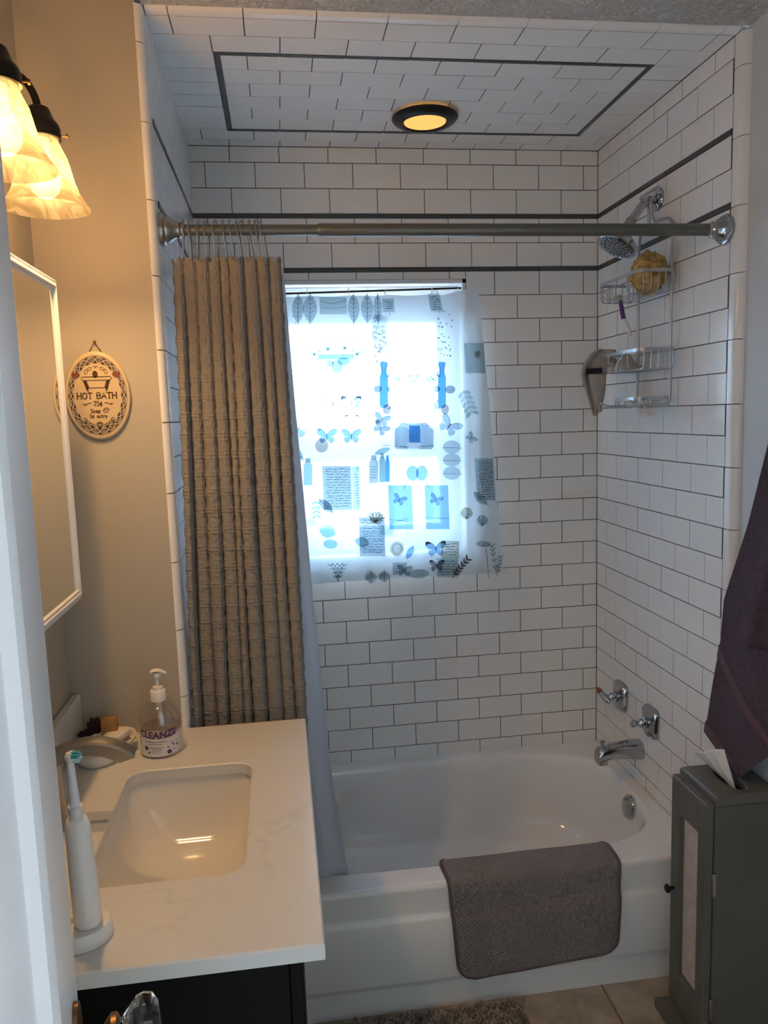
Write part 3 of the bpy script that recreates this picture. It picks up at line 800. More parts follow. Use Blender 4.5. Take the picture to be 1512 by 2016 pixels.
@atomic('printed_butterfly')
def butterfly(k, cx, cy, sz, rot=0, dark=False):
    def R(x, y): return (cx+(x*math.cos(rot)-y*math.sin(rot))*sz, cy+(x*math.sin(rot)+y*math.cos(rot))*sz)
    for sg in (-1, 1):
        up = [(0,-.05), (.25*sg,-.42), (.62*sg,-.62), (.86*sg,-.58), (.84*sg,-.25), (.62*sg,.0), (.3*sg,.10), (0,.06)]
        dn = [(0,.04), (.3*sg,.10), (.60*sg,.12), (.64*sg,.42), (.42*sg,.66), (.18*sg,.48), (0,.16)]
        PR(k).poly([R(*p) for p in up]); PR(k).poly([R(*p) for p in dn], .0012)
        PR('line').line([R(*p) for p in up[:5]], .9); PR('line').line([R(*p) for p in dn[2:6]], .6)
        if dark: PR('dark').poly([R(*p) for p in ((.30*sg,-.46), (.62*sg,-.62), (.86*sg,-.58), (.84*sg,-.28), (.70*sg,-.40))], .002)
    PR('dark').line([R(0,-.18), R(0,.40)], max(1.2, sz*.07), .002)
@atomic('printed_letter')
def note(k, x0_, y0_, x1_, y1_, skew=0, lk='line', step=5.2):
    PR(k).rect(x0_, y0_, x1_, y1_, .0010, skew)
    y = y0_+6
    while y < y1_-4:
        sh = skew*(y-y0_)/(y1_-y0_); x = x0_+4+rnd.random()*5
        while x < x1_-6:
            l = 5+rnd.random()*11
            PR(lk).line([(x+sh, y+rnd.uniform(-.8,.8)), (min(x+l*.5, x1_-3)+sh, y+rnd.uniform(-1.3,1.3)), (min(x+l, x1_-3)+sh, y+rnd.uniform(-.8,.8))], 1.15); x += l+2.5
        y += step
@atomic('printed_bottle')
def jar(k, cx, y0_, y1_, w):
    h = y1_-y0_
    PR(k).poly([(cx-w*.28, y0_), (cx+w*.28, y0_), (cx+w*.28, y0_+h*.14), (cx+w*.5, y0_+h*.26), (cx+w*.5, y1_-2), (cx+w*.45, y1_), (cx-w*.45, y1_), (cx-w*.5, y1_-2), (cx-w*.5, y0_+h*.26), (cx-w*.28, y0_+h*.14)])
    PR('line').line([(cx-w*.3, y0_+h*.14), (cx+w*.3, y0_+h*.14)], 1)
@atomic('printed_shell')
def shell(k, cx, cy, r, rot=0):
    pts = [(cx+r*math.cos(a+rot), cy+r*math.sin(a+rot)) for a in [PI*.85+1.3*PI*i/14 for i in range(15)]]+[(cx+r*.3*math.cos(PI/2+rot-.5), cy+r*1.0), (cx-r*.3, cy+r*1.0)]
    PR(k).poly(pts)
    for i in range(6):
        a = PI*1.08+.84*PI*i/5+rot; PR('line').line([(cx, cy+r*.9), (cx+r*.95*math.cos(a), cy+r*.95*math.sin(a))], .8)
@atomic('printed_seeds')
def dots(cx, cy, rx_, ry_, n, k='line'):
    for i in range(n):
        x, y = cx+rnd.gauss(0, rx_), cy+rnd.gauss(0, ry_); a = rnd.random()*PI
        PR(k).line([(x, y), (x+3.4*math.cos(a), y+3.4*math.sin(a))], 1.8)
@atomic('printed_coral')
def coral(cx, cy, s_, k='green'):
    for a in (-2.3, -1.9, -1.4, -1.0, -.6):
        p = (cx+s_*math.cos(a), cy+s_*math.sin(a)); PR(k).line([(cx, cy), p], 4, .0012)
        for da in (-.5, .45): PR(k).line([p, (p[0]+s_*.5*math.cos(a+da), p[1]+s_*.5*math.sin(a+da))], 2.6, .0012)
@atomic('printed_fern')
def fern(k, pts, n=7, l=10):
    PR(k).line(pts, 1.6, .002)
    for i in range(n):
        t = (i+1)/(n+.5)*(len(pts)-1); a = pts[min(int(t), len(pts)-2)]; b = pts[min(int(t), len(pts)-2)+1]; f = t-int(t)
        x, y = lerp(a[0], b[0], f), lerp(a[1], b[1], f)
        an = math.atan2(b[1]-a[1], b[0]-a[0])
        for sg in (-1, 1): PR(k).poly(leaf_pts(x+math.cos(an+sg*.7)*l*.5, y+math.sin(an+sg*.7)*l*.5, l, l*.32, an+sg*.7), .0018, 1)
class comp:
    def __init__(s, n): s.n = n
    def __enter__(s): motif(s.n); COMP[0] += 1
    def __exit__(s, *a): COMP[0] -= 1
for cx, ky, w in ((587, 'unlit_pale', 24), (611, 'unlit_pale', 28), (697, 'unlit_pale', 24), (724, 'unlit_pale', 25), (745, 'unlit_pale', 17)): leaf(ky, cx, 606, 62, w, PI/2+.02)
with comp('printed_pale_band'): PR('unlit_pale').rect(630, 582, 684, 618); PR('line').line([(632, 590), (655, 596), (684, 588)], .7); PR('line').line([(634, 603), (660, 606), (682, 601)], .6)  # pale ink band with two thin lines across it
note('unlit_pale', 846, 575, 870, 612, 4); note('unlit_pale', 755, 585, 778, 614, 0)
dots(748, 668, 9, 26, 44); dots(572, 668, 6, 26, 24); dots(874, 668, 9, 24, 34); dots(728, 652, 9, 6, 7)
with comp('printed_shell_basket'):
    for cx, cy, s_ in ((645, 690, 17), (678, 688, 19), (618, 700, 12), (702, 700, 12)): coral(cx, cy, s_)
    PR('blue').poly([(619, 706), (626, 698), (696, 698), (702, 706), (704, 748), (700, 751), (622, 751), (618, 748)]); PR('grey').rect(626, 695, 696, 708, .0012)
    for i in range(10): PR('pale').poly(ell(629+i*7.2, 692, 2.6, 3, 8), .0014, 1)
    PR('tan').poly(ell(650, 716, 7, 7), .0013); PR('tan').poly(ell(663, 722, 11, 14), .0013); PR('green').poly(ell(676, 712, 12, 8), .0013)
for cx in (755, 869):
    with comp('printed_blue_bottle'):
        PR('deep').poly([(cx-7, 713), (cx+7, 713), (cx+7, 717), (cx+5, 719), (cx+5, 733), (cx+8, 742), (cx+8, 798), (cx+5, 803), (cx-5, 803), (cx-8, 798), (cx-8, 742), (cx-5, 733), (cx-5, 719), (cx-7, 717)])
    for kk, ee in (('grey', ell(cx-12, 766, 8, 7)), ('grey', ell(cx+16, 767, 10, 8)), ('tan', ell(cx+6, 806, 8, 10))):
        with comp('printed_pebble'): PR(kk).poly(ee, .0014)
with comp('printed_bloom'):
    for sg in (-1, 1):
        PR('grey').poly(leaf_pts(813+sg*24, 745, 46, 14, sg*.25)); fern('green', [(813+sg*20, 752), (813+sg*48, 738)], 4, 9)
    PR('blue').poly(ell(813, 743, 10, 11), .0014); PR('tan').poly(ell(813, 757, 15, 9), .0014); PR('yellow').poly(ell(806, 760, 5, 5), .0018); PR('yellow').poly(ell(821, 760, 5, 5), .0018)
for cx in (776, 853):
    with comp('printed_starfish'):
        st = []
        for i in range(10): r = 17 if i % 2 == 0 else 5; st.append((cx+r*math.cos(.3+PI*i/5), 800+r*math.sin(.3+PI*i/5)))
        PR('grey').poly(st, .0012)
sprig('green', 629, 808, 60, 1.25); sprig('green', 712, 800, 52, 1.3, 5, 15); sprig('unlit_pale', 918, 790, 46, 1.2, 5, 16)
butterfly('blue', 655, 795, 22); butterfly('blue', 691, 794, 23, 0, True); butterfly('pale', 692, 826, 15, 0, True); butterfly('blue', 691, 858, 21); butterfly('blue', 643, 858, 22); butterfly('pale', 588, 842, 24, .4); butterfly('pale', 884, 838, 25, .6); butterfly('grey', 751, 826, 18, .3); butterfly('grey', 749, 843, 18, .6)
with comp('printed_shell'): PR('tan').poly(ell(633, 877, 13, 14))
with comp('printed_card'):
    PR('grey').poly([(776, 846), (790, 832), (838, 832), (852, 846), (852, 880), (848, 884), (780, 884), (776, 880)]); PR('grey').rect(786, 832, 842, 838, .0014); PR('deep').rect(804, 838, 826, 871, .0014); PR('line').line([(752, 876), (800, 880), (852, 877)], 1.2)
    for i in range(11): PR('line').poly(ell(788+i*5.2, 829, 1.7, 2, 6), .0014, 1)
leaf('green', 752, 888, 34, 12, -.35, False); leaf('pale', 587, 893, 30, 14, .9)
for cy, k in ((880, 'unlit_pale'), (905, 'unlit_pale'), (931, 'unlit_pale')):
    with comp('printed_egg'): PR(k).poly(ell(888, cy, 17, 13)); PR('line').line([(870, cy+1), (908, cy+2)], .9)
with comp('printed_bottle'):
    jar('grey', 735, 896, 951, 18)
    for i in range(5): PR('line').line([(729, 918+i*5.5), (741, 918+i*5.5)], 1)
jar('green', 752, 892, 949, 12); jar('deep', 762, 896, 948, 8); jar('green', 606, 902, 955, 17)
note('grey', 634, 917, 690, 1003, 3); note('pale', 692, 917, 707, 1003, 2); leaf('grey', 641, 995, 38, 18, .75)
with comp('printed_cherries'): PR('blue').poly(ell(811, 931, 12, 15)); PR('blue').poly(ell(829, 931, 12, 15), .0012); PR('line').line([(802, 945), (794, 962)], 1); PR('line').line([(836, 945), (842, 958)], 1)
for xa in (763, 835):
    with comp('printed_card'): PR('blue').rect(xa, 955, xa+46, 1041, .0010, 3); butterfly('pale', xa+22, 983, 15, .4)
with comp('printed_branch'): PR('line').line([(764, 1022), (810, 1026), (838, 1018), (884, 1020)], .9); PR('line').line([(768, 1030), (800, 1020), (850, 1030)], .7)
sprig('blue', 622, 1000, 30, 1.5, 4, 10)
for kk, ee in (('yellow', ell(612, 1030, 11, 11)), ('blue', leaf_pts(644, 1045, 34, 26, .3)), ('blue', ell(650, 1070, 14, 9))):
    with comp('printed_pebble'): PR(kk).poly(ee)
note('grey', 706, 1018, 756, 1094, 2)
with comp('printed_bloom'): PR('yellow').poly(ell(740, 1020, 13, 13), .0018); coral(738, 1028, 15, 'tan')
leaf('green', 712, 1066, 30, 20, .3, False)
with comp('printed_postmark'): PR('yellow').poly(ell(781, 1079, 14, 15)); PR('line').line(ell(781, 1079, 9, 10)+[ell(781, 1079, 9, 10)[0]], 1)
leaf('blue', 806, 1086, 30, 12, -1.1, False)
butterfly('blue', 857, 1079, 23, -.05, True); note('yellow', 868, 1064, 902, 1098, 0); note('unlit_pale', 858, 1098, 900, 1136, 1, 'dark'); butterfly('grey', 859, 1112, 17, 0, True)
fern('dark', [(890, 1136), (903, 1118), (920, 1099)], 6, 11); note('unlit_pale', 772, 1106, 800, 1130, 0)
with comp('printed_pale_oval'): PR('unlit_pale').poly(ell(822, 1128, 22, 9))  # pale ink oval
butterfly('unlit_pale', 795, 1122, 16, .1)
leaf('unlit_pale', 730, 1136, 24, 24, -PI/2); leaf('unlit_pale', 756, 1134, 22, 24, -PI/2)
with comp('printed_wheat'):
    for dx in (-14, -6, 3, 12): fern('unlit_pale', [(665, 1143), (665+dx, 1110)], 4, 9)
shell('yellow', 917, 1010, 12); shell('unlit_pale', 948, 1024, 11, .2)
with comp('printed_card'): PR('unlit_pale').rect(912, 676, 951, 735, .0010, 3); PR('tan').poly(ell(939, 698, 6, 7), .0014)
butterfly('unlit_pale', 926, 862, 12, .9); note('unlit_pale', 932, 902, 968, 984, 6, 'line', 4.6); leaf('unlit_pale', 944, 980, 36, 18, .75)
with comp('printed_flower'): PR('line').line([(955, 1078), (958, 1110), (960, 1136)], 1); PR('unlit_pale').poly(ell(950, 1070, 14, 6))
with comp('printed_wheat'): fern('unlit_pale', [(976, 1132), (970, 1095), (966, 1072)], 5, 10); fern('unlit_pale', [(978, 1132), (984, 1095)], 5, 9)
for nm, d in MOT:
    if not d: continue
    big = MB(); sl = []
    for q, (k, pr) in enumerate(d.items()):
        big.add(pr.mb.v, pr.mb.f); sl += [q]*len(pr.mb.f)
    ks = list(d); o = big.build(nm, FILMS[ks[0]], wcu, 0, recalc=False)
    for k in ks[1:]: o.data.materials.append(FILMS[k])
    o.data.polygons.foreach_set('material_index', sl); o['kind'] = 'stuff'
    if nm not in ('printed_seeds',): del o['kind']
# ================================================================ ceiling light
lc = V(.693, -.275, ZC-.018)
cl = thing('ceiling_light', lc, 'round black ceiling light with a glowing amber lens over the tub', 'ceiling light')
MB().lathe([(.060, -.002), (.066, -.007), (.078, -.006), (.090, .001), (.0955, .008), (.094, .011), (.060, .008)], lc, (0,0,1), 56).build('trim_ring', BLACKM, cl, 40)
MB().lathe([(0, -.006), (.03, -.0055), (.062, -.002)], lc, (0,0,1), 48, cap=False).build('lens', LENS, cl, 60)
MB().lathe([(.074, .009), (.074, .0175)], lc, (0,0,1), 40, cap=False).build('light_leak_collar', LENS, cl, 40)  # added emissive collar standing in for light leaking round the ring
MB().lathe([(.050, .0085), (.050, .018)], lc, (0,0,1), 32).build('housing', BLACKM, cl, 40)
# ================================================================ shower head
ay = -.42
sh = thing('shower_fixture', (W, ay, 2.13), 'chrome shower head on a bent arm above the wire caddy', 'shower head')
MB().lathe([(.031, 0), (.031, .003), (.028, .008), (.018, .013), (.012, .014)], (W, ay, 2.128), (-1,0,0), 36).build('wall_flange', CHROME, sh, 40)
MB().tube(spline([(W-.008, ay, 2.128), (1.302, ay, 2.126), (1.280, ay, 2.110), (1.259, ay, 2.083), (1.244, ay, 2.062)], 6), .0115, 16).build('arm', CHROME, sh)
hn = V(-.50, -.06, -.86).normalized(); hc = V(1.205, ay, 2.000)
MB().tube([(1.250, ay, 2.072), (1.243, ay, 2.060), (1.236, ay, 2.048)], [.0145, .0155, .0140], 14).build('coupling_nut', STEEL, sh)
MB().lathe([(.010, -.058), (.015, -.052), (.017, -.044), (.030, -.036), (.045, -.024), (.052, -.014)], hc, hn, 40).build('head_cone', P('satin_grey_plastic', (.42,.41,.40), .3, .3), sh, 35)
MB().lathe([(.052, -.014), (.0575, -.012), (.0580, .002), (.054, .005), (.049, .003)], hc, hn, 44).build('head_rim', CHROME, sh, 35)
fc = MB().lathe([(.050, .001), (.030, .004), (0, .005)], hc, hn, 40).build('spray_face', P('dark_clear_face', (.22,.23,.24), .12, .7), sh, 60)
m = MB(); e1 = hn.orthogonal().normalized(); e2 = hn.cross(e1)
for r, n in ((.012, 6), (.024, 12), (.036, 18), (.045, 22)):
    for k in range(n):
        a = 2*PI*k/n+r*40; c = hc+e1*(r*math.cos(a))+e2*(r*math.sin(a)); m.lathe([(.0034, .002), (.0030, .0062), (.0012, .0075)], c, hn, 8)
o = m.build('spray_nozzles', CHROME, fc, 40); o['kind'] = 'stuff'
# ================================================================ tub handles, spout
def handle(yc, zc_, lab, ang):
    t = thing('bath_tap', (W, yc, zc_), lab, 'tap handle', 'tub tap handles')
    n = 40; lo_ = []
    def outl(s_, x):
        L = []
        for k in range(n):
            a = 2*PI*k/n; q, r_ = sup(a, .043*s_, .050*s_, 4.6)
            L.append((x, yc+q*(1+.10*(r_/.05)), zc_+r_))
        return L
    MB().loft([outl(1, W), outl(1, W-.004), outl(.97, W-.010), outl(.90, W-.016), outl(.55, W-.022), outl(.2, W-.023)], True, True).build('escutcheon', CHROME, t, 35)
    MB().lathe([(.017, .018), (.0175, .030), (.013, .036), (.0145, .042), (.010, .048), (.009, .058), (.006, .064)], (W, yc, zc_), (-1,0,0), 24).build('stem', CHROME, t, 35)
    c = V(W-.062, yc, zc_); d = V(math.cos(ang)*-.35, .80*math.sin(ang)+.1, .6*math.cos(ang)).normalized()
    lv = MB().tube([c-d*.026, c-d*.022, c-d*.008, c+d*.01, c+d*.020], [.005, .0085, .0110, .0110, .0105], 16).build('lever', CHROME, t)
    MB().tube([c+d*.020, c+d*.034, c+d*.044, c+d*.047], [.0102, .0095, .0060, .003], 16).build('lever_tip', COPPER, lv, 40, 'copper-toned lever tip')
    return t
handle(-.215, .594, 'chrome tub tap handle on the right wall, nearer the window corner', .9)
handle(-.425, .590, 'chrome tub tap handle on the right wall, above the spout and nearer the towel', 2.3)
ts = thing('tub_spout', (W, -.345, .465), 'chrome tub spout below the two tap handles', 'tub spout')
loops = []
for x, zc_, hy, hz in ((W, .468, .031, .030), (W-.012, .468, .0305, .0295), (W-.05, .470, .028, .0265), (W-.10, .468, .0245, .0235), (W-.128, .463, .023, .0235), (W-.140, .458, .022, .024), (W-.146, .452, .020, .020)):
    loops.append([(x, -.345+sup(2*PI*k/28, hy, hz, 3)[0], zc_+sup(2*PI*k/28, hy, hz, 3)[1]) for k in range(28)])
MB().loft(loops, True, True).build('spout_body', CHROME, ts, 35)
MB().loft([[(W-.128+sup(2*PI*k/20, .016, .018, 3)[0], -.345+sup(2*PI*k/20, .016, .018, 3)[1], z) for k in range(20)] for z in (.452, .430)], True, True).build('outlet', CHROME, ts, 35)
MB().lathe([(.004, 0), (.004, .014), (.0085, .017), (.0085, .021), (.004, .023)], (W-.128, -.345, .484), (0,0,1), 16).build('diverter_knob', CHROME, ts)
# ================================================================ wire caddy
cx0, cx1 = 1.212, 1.318
ca = thing('shower_caddy', (1.30, -.43, 1.55), 'silver three-tier wire shower caddy hanging from the shower arm', 'shower caddy')
wy = (-.337, -.532)
for y in wy:
    MB().tube(spline([(1.312, y, 1.62), (1.312, y, 1.78), (1.312, y, 1.95), (1.314, y, 2.02), (1.312, lerp(y, ay, .15), 2.052), (1.310, lerp(y, ay, .55), 2.060), (1.308, lerp(y, ay, .80), 2.062), (1.304, lerp(y, ay, .9), 2.085), (1.300, lerp(y, ay, .88), 2.12), (1.298, lerp(y, ay, .45), 2.143), (1.298, ay, 2.146)], 6), .0042, 10).build('upright', WIREM, ca)
def strip(pts, h, t, closed=True):
    m = MB(); pts = [Vector(p) for p in pts]; n = len(pts); b = 0; ctr = sum(pts, Vector())/n
    for p in pts:
        d = (ctr-p); d.z = 0; d = d.normalized()*t
        m.v += [p+V(0,0,-h/2), p+V(0,0,h/2), p+d+V(0,0,h/2), p+d+V(0,0,-h/2)]
    for i in range(n if closed else n-1):
        j = (i+1) % n
        for k in range(4): m.f.append((i*4+k, i*4+(k+1) % 4, j*4+(k+1) % 4, j*4+k))
    return m
def shelf(zr, y0, y1, dep, nx, hooks, label):
    lp = [(x, y, zr) for x, y in rrect(cx0, cx1, y0, y1, .022, 5)]
    rim = strip(lp, .0095, .0022).build('shelf_rim', WIREM, ca, 40)
    zb = zr-dep
    for i in range(nx):
        x = lerp(cx0+.014, cx1-.008, i/(nx-1))
        p = [(x, y0+.001, zr), (x, y0+.002, zb+.012), (x, y0+.006, zb+.003), (x, y0+.016, zb), (x, y1-.016, zb), (x, y1-.006, zb+.003), (x, y1-.002, zb+.012), (x, y1-.001, zr)]
        MB().tube(p, .0016, 6).build('basket_wire', WIREM, ca)
    for y in hooks:
        p = [(cx0+.001, y, zr), (cx0+.002, y, zb+.010), (cx0+.010, y, zb+.001), (cx1-.010, y, zb+.001), (cx1-.002, y, zb+.010), (cx1-.001, y, zr)]
        MB().tube(p, .0016, 6).build('basket_wire', WIREM, ca)
shelf(1.913, -.546, -.278, .052, 5, (-.295, -.47), '')
shelf(1.704, -.552, -.296, .052, 5, (-.31, -.48), '')
shelf(1.572, -.535, -.385, .024, 4, (-.40, -.425, -.46), '')
for zr, y in ((1.913, -.36), (1.704, -.40)):     # hook bends in the front of the two baskets
    xx = cx0
    MB().tube(spline([(xx, y+.045, zr), (xx, y+.045, zr-.022), (xx, y+.030, zr-.026), (xx, y+.018, zr-.028), (xx, y+.012, zr-.045), (xx-.004, y, zr-.052), (xx, y-.012, zr-.045), (xx, y-.018, zr-.024), (xx, y-.034, zr-.018), (xx, y-.045, zr-.014), (xx, y-.046, zr)], 4), .0017, 6).build('hook_wire', WIREM, ca)
MB().tube([(cx0+.01, -.36, 1.861), (cx0-.012, -.36, 1.862), (cx0-.016, -.356, 1.868), (cx0-.012, -.352, 1.871)], .0017, 6).build('razor_hook', WIREM, ca)
for y in wy:  # front hooks of the lowest rail
    s_ = 1 if y > -.4 else -1
    MB().tube(spline([(1.312, y, 1.63), (1.312, y, 1.580), (1.308, y, 1.560), (1.292, y, 1.553), (1.26, y, 1.552), (1.222, y, 1.553), (1.212, y+.01, 1.557), (1.205, y+.02, 1.566)], 5), .0042, 10).build('bottom_rail', WIREM, ca)
# things in and on the caddy
bm = bmesh.new(); bmesh.ops.create_icosphere(bm, subdivisions=4, radius=1); rr = random.Random(5)
ph_ = [(rr.uniform(6, 16), rr.uniform(6, 16), rr.uniform(6, 16), rr.uniform(0, 6)) for _ in range(6)]
for v in bm.verts:
    d = v.co.normalized(); k = 1+sum(.04*math.sin(a*d.x+b_*d.y+c_*d.z+e_) for a, b_, c_, e_ in ph_)+rr.uniform(-.09, .09)
    v.co = V(1.268+d.x*k*.046, -.490+d.y*k*.050, 1.914+d.z*k*.053)
m = MB(); m.add([v.co.copy() for v in bm.verts], [tuple(v.index for v in f.verts) for f in bm.faces]); bm.free()
tag(m.build('bath_sponge', LOOFAH, None, 80), 'frayed golden bath sponge sitting in the top basket of the caddy', 'sponge')
rzp = [at(px, py, 0, 1.200) for px, py in ((1216, 588), (1221, 592), (1223, 602), (1225, 615), (1228, 630), (1234, 642), (1239, 652), (1240.5, 660))]
rz = thing('razor', rzp[-1], 'purple and white razor hanging by its head from the caddy hook', 'razor')
MB().tube(rzp[1:5], [.004, .0058, .0062, .0060], 10).build('purple_grip', RZPURP, rz)
MB().tube(rzp[4:], [.0060, .0062, .0056, .0035], 10).build('white_tail', WPLAST, rz)
q = rzp[0]; MB().rbox(q.x-.006, q.x+.004, q.y-.019, q.y+.019, q.z-.004, q.z+.008, .002, 1).build('blade_head', STEEL, rz)
# wash cloth
wyp = -.288
lrow = [(688, 1178, 1212), (697, 1163, 1212), (712, 1151, 1208), (725, 1146, 1198), (736, 1143.5, 1193), (750, 1147, 1192), (768, 1152, 1191), (785, 1157, 1188), (800, 1162, 1183), (812, 1166, 1178), (819, 1169, 1174)]
wc = thing('wash_cloth', at(1171, 819, 1, wyp), 'beige wash cloth with a navy stripe spilling over the middle caddy basket', 'wash cloth')
def wcl(u, v):
    t = v*(len(lrow)-1); i = min(int(t), len(lrow)-2); f = t-i
    py, xa, xb = [lerp(lrow[i][k], lrow[i+1][k], f) for k in range(3)]
    p = at(lerp(xa, xb, u), py, 1, wyp-.010*math.cos(u*7+v*2)*(1-v*.5)-.004*math.sin(u*17))
    return p
solidify(MB().grid(wcl, 20, 36).build('hanging_end', CLOTH, wc, 80, recalc=False), .003)
lrow2 = [(737, 1160, 1193), (750, 1162, 1192), (768, 1165, 1191), (785, 1170, 1188), (800, 1176, 1185), (811, 1180, 1184)]
def wcl2(u, v):
    t = v*(len(lrow2)-1); i = min(int(t), len(lrow2)-2); f = t-i
    py, xa, xb = [lerp(lrow2[i][k], lrow2[i+1][k], f) for k in range(3)]
    return at(lerp(xa, xb, u), py, 1, wyp-.022-.004*math.sin(u*PI)+.008*u)
solidify(MB().grid(wcl2, 12, 24).build('front_fold', CLOTH, wc, 80, recalc=False), .003)
pr_ = [at(a, b, 1, wyp-.0175) for a, b in ((1155, 726), (1186, 724), (1186, 735), (1155, 737))]
MB().prism(pr_, (0, .003, 0)).build('navy_stripe', NAVY, wc, 0)
def lump(u, v):
    y = lerp(-.292, -.425, u); x = lerp(cx0+.012, cx1-.02, v)
    e = math.sin(PI*min(1, max(0, v)))**.5
    return V(x+.003*math.sin(u*19), y, 1.657+.046*e*(.65+.35*math.sin(u*9+v*5))*sst(1.0, .8, u)+.006*math.sin(u*23)*math.sin(v*14))
solidify(MB().grid(lump, 34, 22).build('crumpled_end', CLOTH, wc, 80, recalc=False), .003)
# drain stopper
q = at(1270, 808, 0, 1.232)
st = thing('drain_stopper', (q.x, q.y, q.z-.014), 'white disc-shaped drain stopper hanging by a ring under the caddy', 'stopper')
MB().lathe([(.0, -.016), (.018, -.016), (.0195, -.004), (.030, -.001), (.031, .002), (.022, .004), (.006, .006), (.004, .012), (.0, .013)], q, (0,0,1), 28).build('plug', P('white_rubber', (.70,.64,.61), .5), st)
MB().tube([(q.x, q.y+.013*math.cos(a), q.z+.021+.013*math.sin(a)) for a in [2*PI*k/20 for k in range(20)]], .0011, 6, closed=True).build('ring', STEEL, st)
m = MB().ball((1.255, -.41, 1.559), .018, 16, 10, (.9, 1.1, .5)); tag(m.build('soap_sliver', SOAPW, None, 60), 'small white soap sliver in the lowest tier of the caddy', 'soap')
# ================================================================ vanity
CT, CB = .855, .832
CX0, CX1, CY0, CY1 = XL+.001, .266, -1.601, YS-.001
van = thing('vanity_cabinet', (0, -1.21, 0), 'black vanity cabinet below the marbled countertop', 'cabinet')
m = MB().box(CX0+.002, .216, CY0+.016, CY0+.036, 0, CB).box(CX0+.002, .216, CY1-.020, CY1-.001, 0, CB).box(CX0+.002, CX0+.02, CY0+.036, CY1-.02, 0, CB).box(CX0+.02, .216, CY0+.036, CY1-.02, .09, .11).box(.205, .216, CY0+.036, CY1-.02, CB-.10, CB).box(.19, .20, CY0+.036, CY1-.02, 0, .09)
m.build('carcass', BLACKW, van, 0)
for ya, yb in ((CY0+.017, -1.215), (-1.211, CY1-.004)):
    MB().rbox(.217, .236, ya, yb, .10, CB-.012, .002, 1).build('door', BLACKW, van, 30)
# countertop with the sink opening
SX0, SX1, SY0, SY1 = -.092, .151, -1.416, -1.027
scx, scy = (SX0+SX1)/2, (SY0+SY1)/2
inner = rrect(SX0, SX1, SY0, SY1, .036, 8)
ang_in = [math.atan2(y-scy, x-scx) for x, y in inner]
def ring_loops(z, X0, X1, Y0, Y1):
    """outer rectangle sampled along the same rays as the inner outline, corners snapped"""
    L = [list(rect_pt(a, scx, scy, X0, X1, Y0, Y1)) for a in ang_in]
    for X in (X0, X1):
        for Y in (Y0, Y1):
            k = min(range(len(L)), key=lambda i: (L[i][0]-X)**2+(L[i][1]-Y)**2); L[k] = [X, Y]
    return [(x, y, z) for x, y in L]
def inn(z, g=0): return [(x, y, z) for x, y in rrect(SX0-g, SX1+g, SY0-g, SY1+g, .036+g, 8)]
m = MB().loft([inn(CB), inn(CT-.002), inn(CT, .002), ring_loops(CT, CX0, CX1-.0025, CY0+.0025, CY1), ring_loops(CT-.0025, CX0, CX1, CY0, CY1), ring_loops(CB, CX0, CX1, CY0, CY1), inn(CB)])
tag(m.build('countertop', QUARTZ, None, 30, merge=True), 'white marbled vanity countertop with a rectangular sink cut-out', 'countertop')
tag(MB().rbox(CX0, CX0+.018, -1.60, CY1-.001, CT+.0005, CT+.100, .002, 1).build('backsplash', QUARTZ, None, 30), 'pale marbled backsplash strip standing against the left wall', 'backsplash')
def sk(z, g, r, sx=0): return [(x+sx, y, z) for x, y in rrect(SX0-g, SX1+g, SY0-g, SY1+g, r, 8)]
m = MB().loft([sk(CB-.001, .020, .05), sk(CB-.001, .006, .042), sk(CB-.012, .004, .042), sk(.775, -.004, .05), sk(.735, -.014, .06), sk(.712, -.034, .06), sk(.703, -.07, .045), sk(.700, -.105, .015)], False, True)
sink = thing('sink', (scx, scy, .69), 'white rectangular undermount sink set in the vanity countertop', 'sink')
solidify(m.build('basin', CERAM, sink, 60, recalc=False), .006, -1)
MB().lathe([(.0, .002), (.018, .002), (.021, .001), (.022, -.001)][::-1], (scx-.03, scy, .702), (0,0,1), 24).build('drain', NICKEL, sink)
# faucet
fa = thing('faucet', (-.190, -1.22, CT), 'brushed nickel arched single-spout faucet on the countertop', 'faucet')
MB().lathe([(.033, 0), (.033, .004), (.029, .010), (.025, .05), (.0235, .10), (.024, .128), (.020, .136), (0, .138)], (-.188, -1.22, CT), (0,0,1), 32).build('body', NICKEL, fa, 35)
top = spline([(-.205, 0, .128), (-.165, 0, .146), (-.125, 0, .156), (-.090, 0, .154), (-.060, 0, .143), (-.036, 0, .127)], 6)
bot = spline([(-.205, 0, .092), (-.165, 0, .117), (-.135, 0, .130), (-.105, 0, .131), (-.083, 0, .125), (-.062, 0, .114)], 6)
loops = []
for a, b in zip(top, bot):
    hw = .017
    loops.append([(a.x, -1.22-hw*.82, CT+a.z-.002), (a.x, -1.22-hw*.4, CT+a.z), (a.x, -1.22+hw*.4, CT+a.z), (a.x, -1.22+hw*.82, CT+a.z-.002), (a.x, -1.22+hw, CT+a.z-.006), (b.x, -1.22+hw, CT+b.z), (b.x, -1.22-hw, CT+b.z), (a.x, -1.22-hw, CT+a.z-.006)])
MB().loft(loops, True, True).build('spout', NICKEL, fa, 32)
MB().rbox(-.235, -.19, -1.228, -1.212, CT+.137, CT+.145, .003, 2).build('lever', NICKEL, fa)
